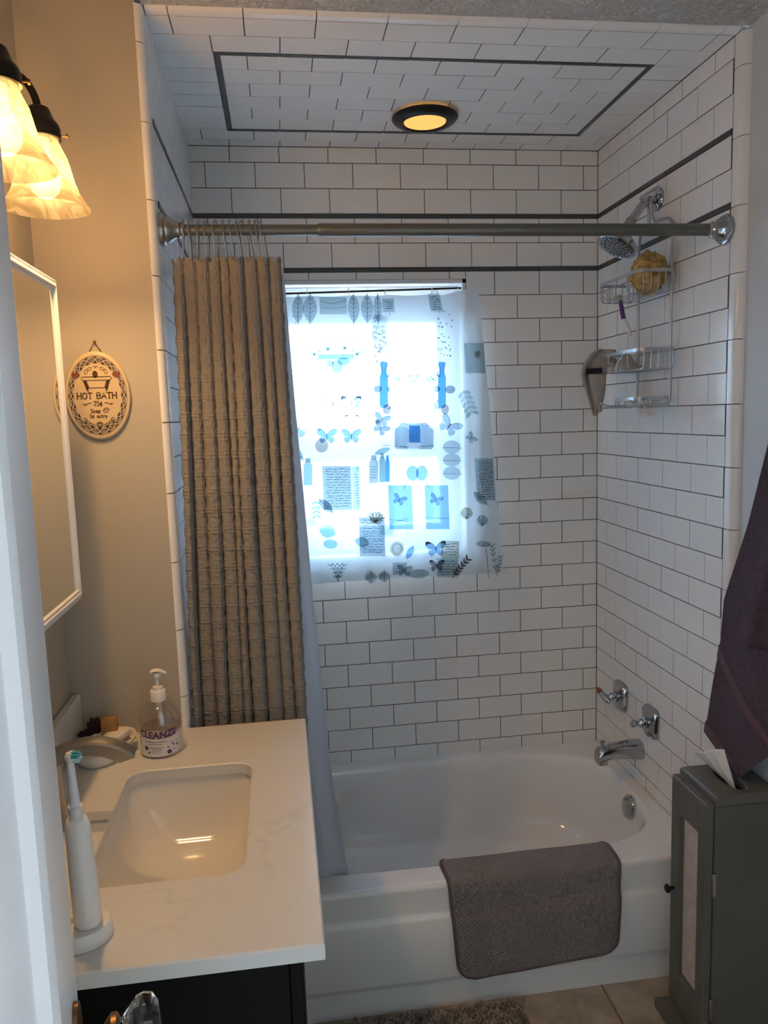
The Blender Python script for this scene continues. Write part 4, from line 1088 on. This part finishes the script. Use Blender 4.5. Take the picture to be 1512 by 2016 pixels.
# soap dish with soaps
def oval(cx, cy, a, b, z, rot, n=40): return [(cx+a*math.cos(t)*math.cos(rot)-b*math.sin(t)*math.sin(rot), cy+a*math.cos(t)*math.sin(rot)+b*math.sin(t)*math.cos(rot), z) for t in [2*PI*k/n for k in range(n)]]
dq = at(209, 1474, 2, CT+.014); dc = (dq.x, dq.y); dr = 1.22
m = MB().loft([oval(*dc, .066, .042, CT+.0005, dr), oval(*dc, .076, .048, CT+.010, dr), oval(*dc, .082, .053, CT+.027, dr), oval(*dc, .082, .053, CT+.029, dr), oval(*dc, .077, .048, CT+.028, dr), oval(*dc, .068, .042, CT+.014, dr), oval(*dc, .03, .02, CT+.010, dr)], True, True)
dish = thing('soap_dish', (*dc, CT), 'oval white shell-patterned soap dish behind the faucet', 'soap dish')
m.build('dish', P('white_dish_glaze', (.76,.73,.68), .2), dish, 40)
for k in range(9):
    a = -.2+k*.22; p = V(dc[0]+.069*math.cos(a+dr-.8)*1.0, dc[1]+.069*math.sin(a+dr-.8), CT+.022)
    q = V(dc[0]+(p.x-dc[0])*.86, dc[1]+(p.y-dc[1])*.86, CT+.021)
    MB().ball(tuple(q), .0055, 10, 6, (1, 1, .7)).build('shell_relief', P('dish_relief', (.70,.66,.58), .3) if k == 0 else bpy.data.materials['dish_relief'], dish)
def bar_at(c, sx, sy, sz, rot, tilt, mat, r):
    MM = Matrix.Translation(c) @ Matrix.Rotation(rot, 4, 'Z') @ Matrix.Rotation(tilt, 4, 'X')
    return MB().rbox(-sx/2, sx/2, -sy/2, sy/2, -sz/2, sz/2, r, 3, MM)
tag(bar_at(at(226, 1449, 2, CT+.030), .040, .062, .016, -.45, .06, SOAPW, .006).build('soap_bar', SOAPW, None, 50), 'cream bar of soap lying in the oval soap dish', 'soap')
tag(bar_at(at(216, 1432, 2, CT+.044), .034, .020, .046, .12, -.10, SOAPO, .003).build('soap_bar', SOAPO, None, 50), 'tan rectangular soap bar standing upright in the soap dish', 'soap')
m = MB(); rr = random.Random(9)
def blob(c, r, sc_, seed):
    b = len(m.v); m.ball((0,0,0), 1, 28, 18); q = random.Random(seed); ph = [(q.uniform(4, 9), q.uniform(4, 9), q.uniform(4, 9), q.uniform(0, 6)) for _ in range(4)]
    for i in range(b, len(m.v)):
        d = m.v[i]; k = 1+sum(.05*math.sin(a*d.x+b_*d.y+c_*d.z+e) for a, b_, c_, e in ph); m.v[i] = V(c[0]+d.x*k*r*sc_[0], c[1]+d.y*k*r*sc_[1], c[2]+d.z*k*r*sc_[2])
q1, q2 = at(187, 1433, 2, CT+.036), at(170, 1446, 2, CT+.024); blob(tuple(q1), .0175, (1, 1, 1.3), 1); blob(tuple(q2), .012, (1.5, 1, .8), 4)
tag(m.build('scrubber', SCRUNCH, None, 80), 'dark purple crumpled scrubber beside the tan soap in the dish', 'scrubber')
# soap bottle
bc = V(-.042, -.937, CT)
bo = thing('soap_bottle', bc, 'clear pump bottle of hand soap with a white label and purple lettering', 'soap bottle')
R0 = .0425
MB().lathe([(.037, .001), (.041, .003), (R0, .008), (R0, .062), (.0415, .078), (.037, .094), (.028, .107), (.016, .114), (.014, .117), (.014, .123)], bc, (0,0,1), 48).build('bottle_body', BOTTLE, bo, 50, recalc=False)
MB().lathe([(.036, .003), (.040, .006), (.0405, .058), (0, .058)], bc, (0,0,1), 40).build('liquid_soap', SOAPLQ, bo, 50)
def cyl(u, h, off=0):   # u: arc length on the label, zero faces the camera
    a = -PI/2+.13+u/R0; r = R0+.0006+off; return V(bc.x+r*math.cos(a), bc.y+r*math.sin(a), bc.z+h)
LAB = P('white_paper_label', (.72,.70,.70), .5); VIO = P('violet_print', (.085,.035,.17), .5); GREYI = P('grey_print', (.16,.14,.17), .6)
def lab_top(u): return .045+.16*u*u*10+.0 if abs(u) < .06 else .06
MB().grid(lambda s, t: cyl(lerp(-.064, .064, s), lerp(.006, min(.064, .0430+3.6*lerp(-.064, .064, s)**2), t)), 40, 6).build('label', LAB, bo, 60, recalc=False)
def text_mesh(txt, size, bold=0.0):
    cu = bpy.data.curves.new('t', 'FONT'); cu.body = txt; cu.size = size; cu.offset = bold; cu.align_x = 'CENTER'; cu.resolution_u = 3
    o = bpy.data.objects.new('t', cu); COL.objects.link(o)
    dg = bpy.context.evaluated_depsgraph_get(); dg.update(); me = bpy.data.meshes.new_from_object(o.evaluated_get(dg))
    vs = [v.co.copy() for v in me.vertices]; fs = [tuple(p.vertices) for p in me.polygons]
    bpy.data.objects.remove(o); bpy.data.meshes.remove(me); bpy.data.curves.remove(cu); return vs, fs
vs, fs = text_mesh('CLEANZE', .0190, .0007)
m = MB().add([cyl(v.x*1.0-.006, .0455+v.y+2.0*(v.x)**2, .0004) for v in vs], fs); m.build('brand_lettering', VIO, bo, 0, recalc=False)
m = MB()
def scrib(u0, u1, h, w, seed):
    q = random.Random(seed); u = u0
    while u < u1:
        l = q.uniform(.0012, .004); e = min(u+l, u1)
        for k in range(2):
            a, b = lerp(u, e, k/2), lerp(u, e, (k+1)/2); hh = w*q.uniform(.6, 1)
            i = len(m.v); m.v.extend([cyl(a, h-hh/2+1.5*a*a, .0004), cyl(b, h-hh/2+1.5*b*b, .0004), cyl(b, h+hh/2+1.5*b*b, .0004), cyl(a, h+hh/2+1.5*a*a, .0004)]); m.f.append((i, i+1, i+2, i+3))
        u = e+.0007
for i, (u0, u1, h, w) in enumerate(((-.032, .012, .0375, .0024), (-.025, .004, .0325, .0020), (-.025, .005, .0250, .0022), (-.020, .001, .0213, .0014), (-.020, .001, .0185, .0014), (-.019, .000, .0140, .0012))): scrib(u0, u1, h, w, i)
m.build('small_print', GREYI, bo, 0, recalc=False)
m = MB()
for u, h, r in ((.0165, .0135, .0048), (.024, .0300, .0016), (.027, .0265, .0020), (.0145, .0240, .0016), (.0205, .0345, .0011), (.028, .0165, .0013), (-.031, .0240, .0046), (-.024, .0150, .0022), (-.0285, .0130, .0012), (.034, .0330, .0015), (.036, .0240, .0026), (-.029, .0310, .0009), (.0215, .0100, .0009)):
    i = len(m.v); n = 14; m.v.extend([cyl(u+r*math.cos(2*PI*k/n), h+r*math.sin(2*PI*k/n), .0004) for k in range(n)]); m.f.append(tuple(range(i, i+n)))
m.build('bubble_print', VIO, bo, 0, recalc=False)
MB().lathe([(.0165, .113), (.0165, .133), (.015, .1355), (.0105, .136), (.0105, .143), (.0085, .144), (.0, .144)], bc, (0,0,1), 32).build('pump_collar', WPLAST, bo, 35)
MB().lathe([(.0042, .143), (.0042, .162), (.0085, .164), (.0085, .173)], bc, (0,0,1), 20).build('pump_stem', WPLAST, bo, 35)
pl2 = [(-.014, .162, .006), (-.011, .1655, .0085), (-.003, .1675, .0095), (.004, .1670, .0085), (.010, .1645, .0065), (.0155, .1615, .0048), (.0195, .159, .0040)]
MB().loft([[(bc.x+x, bc.y+hw*math.cos(2*PI*k/14), bc.z+z+.0105+.0034*math.sin(2*PI*k/14)) for k in range(14)] for x, z, hw in pl2], True, True).build('pump_head', WPLAST, bo, 50)
MB().tube([(bc.x, bc.y, CT+.115), (bc.x+.001, bc.y, CT+.074)], .0050, 12).build('pump_housing', WPLAST, bo)
MB().tube([(bc.x+.001, bc.y, CT+.075), (bc.x+.004, bc.y, CT+.012)], .0022, 8).build('dip_tube', WPLAST, bo)
# electric toothbrush
tb = V(-.056, -1.534, CT)
br = thing('toothbrush_charger', tb, 'white oval toothbrush charging base at the near end of the countertop', 'charger')
MB().loft([oval(tb.x, tb.y, a, b, CT+z, .5) for a, b, z in ((.036, .030, .0005), (.0375, .0315, .003), (.036, .030, .020), (.034, .028, .0225), (.02, .018, .0232))], True, True).build('base', WPLAST, br, 40)
MB().ball((tb.x-.022, tb.y+.006, CT+.025), .007, 14, 8).build('spindle', WPLAST, br)
eb = thing('electric_toothbrush', tb+V(.006, 0, .0235), 'white electric toothbrush standing upright in its charger', 'toothbrush')
hb = tb+V(.006, 0, .0237); lean = V(-.024, 0, 1).normalized()
MB().lathe([(.0165, 0), (.0185, .004), (.0178, .06), (.0168, .105), (.0163, .140), (.013, .151), (.0085, .1545), (.0075, .156)], hb, lean, 32).build('handle', WPLAST, eb, 40)
MB().lathe([(.0080, .155), (.0080, .166), (.0075, .1665), (.0095, .167), (.0095, .169), (.0070, .1695), (.0055, .203), (.0048, .231), (.0060, .239), (.0045, .243), (0, .244)], hb, lean, 20).build('brush_neck', P('translucent_white_plastic', (.70,.72,.74), .25), eb, 40)
hp = hb+lean*.237
MB().lathe([(.0055, -.004), (.0085, .002), (.0085, .005), (.006, .0055)], hp, (1, -.35, .12), 20).build('brush_disc', WPLAST, eb, 40)
m = MB(); m2 = MB(); ax = V(1, -.35, .12).normalized(); e1 = ax.orthogonal().normalized(); e2 = ax.cross(e1)
for i in range(26):
    a = i*2.4; r = .0070*math.sqrt((i+.5)/26); c = hp+e1*(r*math.cos(a))+e2*(r*math.sin(a)); (m if (r*math.cos(a)*e1+r*math.sin(a)*e2).z > -.001 else m2).tube([c+ax*.005, c+ax*.014], .0011, 5)
for q, mt in ((m, TEALB), (m2, PALEB)): o = q.build('bristles', mt, eb, 0); o['kind'] = 'stuff'
# ================================================================ medicine cabinet
mx = -.1505
my0, my1, mz0, mz1 = -1.452, -1.046, 1.220, 1.812
mc = thing('medicine_cabinet', (XL, -1.25, mz0), 'white framed mirrored medicine cabinet above the vanity', 'medicine cabinet')
MB().box(XL+.001, mx-.012, my0+.006, my1-.006, mz0+.006, mz1-.006).build('cabinet_box', WHITEP, mc, 0)
fw = .024
prf = [(0, -.014), (0, -.002), (.003, .001), (.006, -.001), (.009, .003), (.014, .004), (.017, .001), (.020, .002), (.024, -.004), (.024, -.014)]
def frame_bar(pts_a, pts_b, nm='frame_rail'):
    m = MB(); n = len(pts_a); m.v = [Vector(p) for p in pts_a]+[Vector(p) for p in pts_b]
    m.f = [(i, (i+1) % n, n+(i+1) % n, n+i) for i in range(n)]+[tuple(range(n))[::-1], tuple(range(n, 2*n))]; m.build(nm, WHITEP, mc, 30)
cor = [(my0, mz0, 1, 1), (my1, mz0, -1, 1), (my1, mz1, -1, -1), (my0, mz1, 1, -1)]
for i in range(4):
    A, B_ = cor[i], cor[(i+1) % 4]
    frame_bar([(mx+h, A[0]+A[2]*w, A[1]+A[3]*w) for w, h in prf], [(mx+h, B_[0]+B_[2]*w, B_[1]+B_[3]*w) for w, h in prf])
MB().box(mx-.010, mx-.002, my0+fw-.004, my1-fw+.004, mz0+fw-.004, mz1-fw+.004).build('mirror_glass', MIRROR, mc, 0)
# ================================================================ vanity light
vl = thing('vanity_light', (XL, -1.255, 2.06), 'dark bronze two-arm vanity light with alabaster glass bell shades', 'wall lamp')
MB().rbox(XL+.001, XL+.020, -1.42, -1.09, 2.055, 2.125, .008, 3).build('back_plate', BLACKM, vl)
for sy_, px_ in ((-1.15, -.1275), (-1.36, -.1235)):
    zt = 2.024
    MB().tube(spline([(XL+.015, sy_, 2.090), (-.205, sy_, 2.112), (-.175, sy_, 2.122), (-.150, sy_, 2.115), (px_-.006, sy_, 2.090), (px_, sy_, 2.062)], 6), .0062, 12).build('arm', BLACKM, vl)
    hd = MB().lathe([(.008, .048), (.016, .044), (.020, .034), (.023, .026), (.030, .018), (.0315, .010), (.0315, -.004), (.029, -.004)], (px_, sy_, zt), (0,0,1), 32).build('shade_holder', BLACKM, vl, 35)
    MB().tube([(px_+.029, sy_+.004, zt+.002), (px_+.040, sy_+.005, zt+.002)], .0016, 8).lathe([(.004, 0), (.004, .003)], (px_+.039, sy_+.005, zt+.002), (1, .1, 0), 12).build('thumb_screw', BRASS, hd)
    pf = [(.0255, .004), (.0265, -.006), (.031, -.018), (.0385, -.034), (.043, -.052), (.047, -.070), (.053, -.088), (.061, -.102), (.0685, -.112), (.0700, -.115)]
    o = MB().lathe(pf, (px_, sy_, zt), (0,0,1), 56, cap=False).build('glass_shade', SHADE, vl, 80, recalc=False)
    bl = MB().lathe([(0, -.098), (.012, -.096), (.021, -.088), (.026, -.076), (.027, -.066), (.022, -.050), (.014, -.034), (.012, -.012), (.012, .0)], (px_, sy_, zt), (0,0,1), 24).build('bulb', BULBM, vl, 60)
    lg = bpy.data.lights.new('filament', 'POINT'); lg.color = BULB; lg.energy = 3.9; lg.shadow_soft_size = .020
    lo = bpy.data.objects.new('filament', lg); COL.objects.link(lo); lo.parent = vl; lo.location = V(px_, sy_, zt-.070)-WL[vl]
# ================================================================ hot bath sign
sgc = V(-.140, YS, 1.610); RX, RYs = .067, .093; sy0 = YS-.0105
sg_ = thing('bath_sign', (sgc.x, YS, sgc.z-RYs), 'oval cream bath sign with dark scroll border hanging on the wall', 'sign')
def elp(s_, y, n=64): return [(sgc.x+RX*s_*math.cos(2*PI*k/n), y, sgc.z+RYs*s_*math.sin(2*PI*k/n)) for k in range(n)]
MB().loft([elp(.985, YS-.0010), elp(1, YS-.003), elp(1, YS-.0075), elp(.975, YS-.0098), elp(.93, YS-.0105), elp(.3, YS-.0105)], True, True).build('plaque', CREAMP, sg_, 40)
class Ink:
    def __init__(s, off): s.m = MB(); s.off = off
    def p(s, u, v): return V(sgc.x+u, sy0-s.off, sgc.z+v)
    def poly(s, pts):
        b = len(s.m.v); s.m.v += [s.p(*q) for q in pts]; s.m.f.append(tuple(range(b, b+len(pts))))
    def line(s, pts, w, closed=False):
        pts = list(pts)+([pts[0]] if closed else [])
        n = len(pts); L = []
        for i in range(n):
            a = pts[max(0, i-1)]; c = pts[min(n-1, i+1)]; d = math.hypot(c[0]-a[0], c[1]-a[1]) or 1
            nx, ny = -(c[1]-a[1])/d*w/2, (c[0]-a[0])/d*w/2; L.append(((pts[i][0]+nx, pts[i][1]+ny), (pts[i][0]-nx, pts[i][1]-ny)))
        b = len(s.m.v)
        for l, r in L: s.m.v += [s.p(*l), s.p(*r)]
        s.m.f += [(b+2*i, b+2*i+1, b+2*i+3, b+2*i+2) for i in range(n-1)]
    def ring(s, s0, s1, n=96):
        b = len(s.m.v)
        for k in range(n):
            c, q = math.cos(2*PI*k/n), math.sin(2*PI*k/n); s.m.v += [s.p(RX*s0*c, RYs*s0*q), s.p(RX*s1*c, RYs*s1*q)]
        s.m.f += [(b+2*k, b+2*k+1, b+2*((k+1) % n)+1, b+2*((k+1) % n)) for k in range(n)]
I1 = Ink(.0003); I2 = Ink(.0006); I3 = Ink(.0009)
I1.ring(.735, .880); I1.ring(.89, .90)
NR = 20
def rp(t, r): return (RX*r*math.cos(t), RYs*r*math.sin(t))
for ph in (0, PI): I2.line([rp(2*PI*k/288, .81+.062*math.sin(NR/2*2*PI*k/288+ph)) for k in range(288)], .0019, True)
for k in range(NR):
    t0 = 2*PI*(k+.5)/NR
    I2.line([rp(t0+.075*math.cos(a)*(1-a/9), .808+.036*math.sin(a)*(1-a/9)) for a in [i*.5 for i in range(13)]], .0013)
    I3.line([rp(t0+.16+.03*math.cos(a), .735+.010*math.sin(a)) for a in [i*PI/4 for i in range(8)]], .0009, True)
I2.line([rp(2*PI*k/288, .72+.016*abs(math.sin(NR/2*2*PI*k/288))) for k in range(288)], .0007, True)
# bathtub drawing
def TBm(p): return (p[0]*1.13, p[1]*1.13+.0095)
I3.line([TBm(p) for p in ((-.027, .022), (-.026, .0265), (.026, .0265), (.028, .023), (.024, .020), (-.024, .020))], .0013, True)
I3.line([TBm(p) for p in ((-.024, .020), (-.019, .006), (.019, .006), (.024, .020))], .0014)
for sg in (-1, 1):
    I3.poly([TBm(p) for p in ((sg*.024, .020), (sg*.018, .020), (sg*.014, .008), (sg*.016, .003), (sg*.015, .0), (sg*.018, .0), (sg*.020, .006))])
I3.poly([(-.002+.0055*math.cos(a), .0445+.0075*math.sin(a)) for a in [2*PI*k/16 for k in range(16)]])
for sg in (-1, 1):
    I3.line([(sg*(.003+.003*math.cos(a)), .0600+.002*math.sin(a)) for a in [k*.6 for k in range(9)]], .0007)
    I3.line(ell(sg*.013, .056, .005, .0028, 10, sg*-.4), .0009, True); I3.line(ell(sg*.020, .050, .003, .0048, 10, sg*.4), .0010, True)
    I3.line([(sg*(.013+k*.0022), -.0165+.0015*math.sin(k*.9)) for k in range(8)], .0012); I3.line([(sg*(.0285+.0025*math.cos(a)), -.019+.0025*math.sin(a)) for a in [k*.6 for k in range(9)]], .0010)
    for q, (ux, uz) in enumerate(((.012, -.0625), (.0175, -.060), (.023, -.056), (.0275, -.050))): I3.line(ell(sg*ux, uz, .0036, .0025, 10, sg*.8), .0011, True)
for a in (0, 1, 2): I3.line(ell(0, -.0615, .0070-.002*a, .0058-.0016*a, 12, .4*a), .0010, True)
I3.line([(.009, -.0320), (.012, -.0275), (.019, -.0260), (.0215, -.030), (.019, -.0345), (.0115, -.0360)], .0012, True); I3.line([(.009, -.0320), (.016, -.0300), (.0215, -.0295)], .0009)
REDB = P('red_brown_paint', (.20,.055,.035), .5)
for sg in (-1, 1): BL = Ink(.0012); BL.poly(ell(sg*.041, .043, .0085, .0055, 14, -sg*.4)); BL.m.build('red_blot', REDB, sg_, 0, recalc=False)
# lettering drawn stroke by stroke, with serifs
ST = {'H': [[(0,0),(0,1)],[(.7,0),(.7,1)],[(0,.5),(.7,.5)]], 'O': [[(.38+.38*math.cos(2*PI*k/16), .5+.5*math.sin(2*PI*k/16)) for k in range(17)]],
      'T': [[(.35,0),(.35,1)],[(-.02,.86),(-.02,1),(.72,1),(.72,.86)]], 'B': [[(0,0),(0,1),(.4,1),(.58,.88),(.58,.65),(.4,.53),(0,.53)],[(.4,.53),(.66,.40),(.66,.14),(.42,0),(0,0)]],
      'A': [[(-.05,0),(.33,1),(.72,0)],[(.1,.36),(.57,.36)]], '2': [[(.03,.78),(.14,.96),(.38,1),(.56,.84),(.54,.62),(.04,.05),(.62,.05)]],
      '5': [[(.56,.98),(.12,.98),(.08,.56),(.36,.62),(.58,.44),(.56,.16),(.34,.0),(.04,.10)]], 'c': [[(.48,.56),(.34,.68),(.14,.62),(.04,.36),(.14,.1),(.34,.03),(.5,.14)],[(.30,-.12),(.30,.84)]],
      'S': [[(.5,.84),(.34,1),(.12,.93),(.10,.68),(.46,.38),(.48,.12),(.28,0),(.06,.10),(.03,.2)]], 'o': [[(.27+.25*math.cos(2*PI*k/12), .32+.32*math.sin(2*PI*k/12)) for k in range(13)]],
      'a': [[(.08,.52),(.24,.66),(.44,.54),(.44,.06),(.52,0)],[(.44,.38),(.12,.30),(.08,.10),(.26,0),(.44,.14)]], 'p': [[(.05,.64),(.05,-.3)],[(.05,.5),(.26,.66),(.5,.5),(.5,.16),(.26,0),(.05,.14)]],
      'e': [[(.06,.34),(.5,.34),(.46,.56),(.28,.66),(.1,.54),(.05,.3),(.14,.06),(.34,0),(.5,.1)]], 'x': [[(.02,.64),(.5,0)],[(.5,.64),(.02,0)]], 't': [[(.2,.9),(.2,.1),(.32,0),(.44,.06)],[(.02,.64),(.42,.64)]], 'r': [[(.08,.64),(.08,0)],[(.08,.42),(.24,.62),(.42,.62)]]}
AD = {'H': .95, 'O': .95, 'T': .92, 'B': .92, 'A': .92, ' ': .62, '2': .76, '5': .76, 'c': .66, 'S': .68, 'o': .66, 'a': .66, 'p': .68, 'e': .66, 'x': .64, 't': .56, 'r': .54}
def write(txt, v0, h, sp, w, serif):
    tot = sum(AD[c] for c in txt)*h*sp; u = -tot/2
    for c in txt:
        for stk in ST.get(c, []):
            I3.line([(u+x*h*sp, v0+y*h) for x, y in stk], w)
            if serif and len(stk) == 2 and abs(stk[0][0]-stk[1][0]) < .1:
                for x, y in stk:
                    if c == 'T' and y > .5: continue
                    I3.line([(u+(x-.14)*h*sp, v0+y*h), (u+(x+.14)*h*sp, v0+y*h)], w*.8)
        u += AD[c]*h*sp
write('HOT BATH', -.0062, .0122, .95, .0021, True)
write('25c', -.0215, .0098, .88, .0018, False)
def write_at(txt, u0, v0, h, sp, w):
    tot = sum(AD[c] for c in txt)*h*sp; keep = I3.p; I3.p = lambda a, b: V(sgc.x+a+u0, sy0-I3.off, sgc.z+b); write(txt, v0, h, sp, w, False); I3.p = keep
write_at('Soap', -.006, -.0360, .0082, .95, .0015); write_at('5c extra', -.001, -.0468, .0076, .95, .0014)
I1.m.build('scroll_border', INK, sg_, 0, recalc=False); I2.m.build('scroll_lines', INKL, sg_, 0, recalc=False); I3.m.build('lettering', INK, sg_, 0, recalc=False)
nl = V(sgc.x+.001, YS-.006, 1.7225)
MB().tube([(sgc.x-.013, YS-.004, sgc.z+RYs*.97), nl+V(-.001, .001, 0), (sgc.x+.014, YS-.004, sgc.z+RYs*.965)], .0011, 6).build('hanging_cord', STRING, sg_)
MB().lathe([(.0015, 0), (.0015, .006), (.0032, .006), (.0025, .0075)], (nl.x, YS, nl.z), (0,-1,0), 12).build('nail', BRASS, sg_)
# ================================================================ tissue tower
tx, ty0, ty1 = 1.166, -1.000, -.846
tw = thing('storage_tower', (1.26, -.92, 0), 'narrow grey wooden cabinet with a panelled door and tissue slot beside the tub', 'cabinet')
MB().rbox(1.190, 1.346, ty0+.002, ty1-.002, .026, .630, .002, 1).build('carcass', GREYWOOD, tw, 30)
MB().rbox(1.132, 1.349, ty0-.012, ty1+.012, .001, .026, .004, 2).build('plinth', GREYWOOD, tw, 30)
# lid with an oval slot
lx0, lx1, ly0, ly1 = 1.188, 1.348, ty0-.003, ty1+.003
slc = ((lx0+lx1)/2+.002, (ly0+ly1)/2)
aa = [2*PI*k/48 for k in range(48)]+[math.atan2(y-slc[1], x-slc[0]) % (2*PI) for x in (lx0, lx1) for y in (ly0, ly1)]
aa.sort()
def lid_o(z, g): return [(*rect_pt(a, *slc, lx0+g, lx1-g, ly0+g, ly1-g), z) for a in aa]
def lid_i(z, g=0): return [(slc[0]+sup(a, .022+g, .056+g, 2.3)[0], slc[1]+sup(a, .022+g, .056+g, 2.3)[1], z) for a in aa]
MB().loft([lid_i(.634), lid_i(.653), lid_i(.657, .004), lid_o(.657, .004), lid_o(.653, 0), lid_o(.634, 0), lid_i(.634)]).build('lid', GREYWOOD, tw, 35, merge=True)
MB().box(slc[0]-.04, slc[0]+.04, slc[1]-.068, slc[1]+.068, .630, .6335).build('slot_shade_plate', SHADEIN, tw, 0)  # black plate painted as the shade inside the slot
py0, py1, pz0, pz1 = -.965, -.883, .126, .552
dm = MB().rbox(tx, tx+.020, ty0-.001, py0, .034, .640, .0025, 1).rbox(tx, tx+.020, py1, ty1+.002, .034, .640, .0025, 1).rbox(tx, tx+.020, py0-.001, py1+.001, .034, pz0, .0025, 1).rbox(tx, tx+.020, py0-.001, py1+.001, pz1, .640, .0025, 1)
td = dm.build('door', GREYWOOD, tw, 30)
MB().box(tx+.014, tx+.018, py0, py1, pz0, pz1).build('door_panel', P('pale_fabric_panel', (.52,.48,.45), .9, var=(40,.12)), td, 0)
MB().lathe([(.0045, 0), (.0045, .010), (.0105, .014), (.0110, .018), (.008, .022), (0, .023)], (tx, -.862, .346), (-1,0,0), 20).build('knob', BLACKM, td)
for z in (.44, .12): MB().rbox(tx+.018, tx+.028, ty0-.004, ty0+.001, z-.028, z+.028, .001, 1).build('hinge', STEEL, tw)
# tissue
def tsp(u, v):
    # bottom edge in slot, top edge flared
    b0_, b1_ = V(slc[0]-.004, slc[1]-.035, .640), V(slc[0]+.004, slc[1]+.040, .640)
    t0_, t1_ = at(1418, 1478, 1, slc[1]-.028), at(1367, 1486, 1, slc[1]+.035)
    p = b0_.lerp(b1_, u); q = t0_.lerp(t1_, u)
    r = p.lerp(q, v); r.x += .010*math.sin(u*9+1)*(v*.9+.1)+.004*math.sin(u*21)*v; r.z += .006*math.sin(u*6)*v+.010*sst(.55, .75, u)*v
    return r
tp = MB().grid(tsp, 40, 20).build('facial_tissue', PAPER, None, 80, recalc=False)
solidify(tp, .0012, 0); tag(tp, 'white tissue pulled up through the slot of the grey cabinet', 'tissue')
# ================================================================ towel on the right wall
tow = thing('bath_towel', (1.30, -1.02, .66), 'dark purple bath towel hanging in folds on the right wall', 'towel')
def sheet(cols, x0_, fold, nv=60, nu=40, ph=0.):
    """cols: list of polylines in photo pixels from top to bottom, each hanging near the wall"""
    def f(u, v):
        t = u*(len(cols)-1); i = min(int(t), len(cols)-2); g = t-i
        def col_at(c):
            s_ = v*(len(c)-1); k = min(int(s_), len(c)-2); h = s_-k; return [lerp(c[k][0], c[k+1][0], h), lerp(c[k][1], c[k+1][1], h)]
        a, b = col_at(cols[i]), col_at(cols[i+1])
        g2 = g*g*(3-2*g) if False else g
        px, py = lerp(a[0], b[0], g2), lerp(a[1], b[1], g2)
        return at(px, py, 0, x0_+fold*math.sin(u*9+ph+v*1.5)*(.3+.7*v))
    return f
colsA = [[(1590, 560), (1545, 760), (1512, 880), (1475, 1030), (1427, 1180), (1420, 1262), (1405, 1345), (1390, 1440)],
         [(1592, 560), (1570, 760), (1545, 900), (1510, 1060), (1470, 1230), (1455, 1330), (1450, 1430), (1455, 1532)],
         [(1598, 560), (1600, 780), (1590, 930), (1560, 1080), (1540, 1230), (1528, 1320), (1516, 1400), (1508, 1492)],
         [(1604, 560), (1640, 780), (1650, 930), (1650, 1080), (1640, 1200), (1630, 1300), (1610, 1360), (1590, 1425)]]
fA = sheet(colsA, 1.292, .010)
solidify(MB().grid(fA, 48, 80).build('towel_cloth', PURPLE, tow, 80, recalc=False), .006, 0)
colsB = [[(1600, 640), (1560, 850), (1530, 980), (1500, 1090), (1473, 1175), (1457, 1240), (1454, 1262)],
         [(1610, 640), (1590, 850), (1560, 980), (1535, 1090), (1520, 1190), (1508, 1252), (1503, 1275)],
         [(1625, 640), (1640, 850), (1640, 980), (1630, 1090), (1620, 1190), (1600, 1262), (1590, 1290)]]
fB = sheet(colsB, 1.262, .012, ph=2.)
solidify(MB().grid(fB, 36, 60).build('front_fold', PURPLE, tow, 80, recalc=False), .006, 0)
def strip_on(f, va, vb, off, n=48): return MB().grid(lambda u, t: f(u, lerp(va, vb, t))+V(-off, 0, 0), n, 4)
solidify(MB().grid(lambda u, t: fA(u*.345, lerp(.968, .999, t))+V(-.0050, 0, 0), 30, 4).build('stitched_hem', PURPLE2, tow, 80, recalc=False), .004)
def band_v(u): return curve_at([(0, .745), (.333, .765), (.667, .945), (.72, 1.0)], u)
solidify(MB().grid(lambda u, t: fA(u*.70, min(1, band_v(u*.70)+lerp(-.020, .020, t)))+V(-.0042, 0, 0), 48, 4).build('woven_band', PURPLE2, tow, 80, recalc=False), .0015)
hk = at(1597, 560, 0, 1.30)
hkt = thing('towel_hook', (XR, hk.y, hk.z), 'wall hook holding the purple bath towel', 'hook')
MB().lathe([(.022, 0), (.022, .004), (.008, .008)], (XR, hk.y, hk.z), (-1,0,0), 20).build('rose', CHROME, hkt)
MB().tube(spline([(XR-.004, hk.y, hk.z), (XR-.04, hk.y, hk.z-.012), (XR-.068, hk.y, hk.z-.008), (XR-.075, hk.y, hk.z+.014)], 5), .005, 10).build('peg', CHROME, hkt)
# ================================================================ rug
rx0, rx1, ry0, ry1 = .262, .800, -1.32, -.757
rug = thing('bath_rug', ((rx0+rx1)/2, (ry0+ry1)/2, 0), 'grey-brown shaggy bath rug on the floor in front of the tub', 'rug')
MB().prism([(x, y, .001) for x, y in rrect(rx0+.006, rx1-.006, ry0+.006, ry1-.006, .03, 6)], (0, 0, .008)).build('backing', P('rug_backing', (.16,.14,.12), .95), rug, 30)
RUGM = P('shaggy_pile', (.30,.26,.225), .95, var=(34,.55))
m = MB(); q = random.Random(11); y = ry0+.008
while y < ry1-.006:
    x = rx0+.008
    while x < rx1-.006:
        if x > .45 and y < -1.1: x += .0085; continue
        a = q.uniform(0, 2*PI); l = q.uniform(.004, .010); h = q.uniform(.012, .022)
        m.tube([(x, y, .006), (x+l*.5*math.cos(a), y+l*.5*math.sin(a), h*.7), (x+l*1.1*math.cos(a), y+l*1.1*math.sin(a), h)], [.0032, .0042, .0022], 5)
        x += .0085+q.uniform(-.0015, .0015)
    y += .0085
o = m.build('pile', RUGM, rug, 60, recalc=False); o['kind'] = 'stuff'
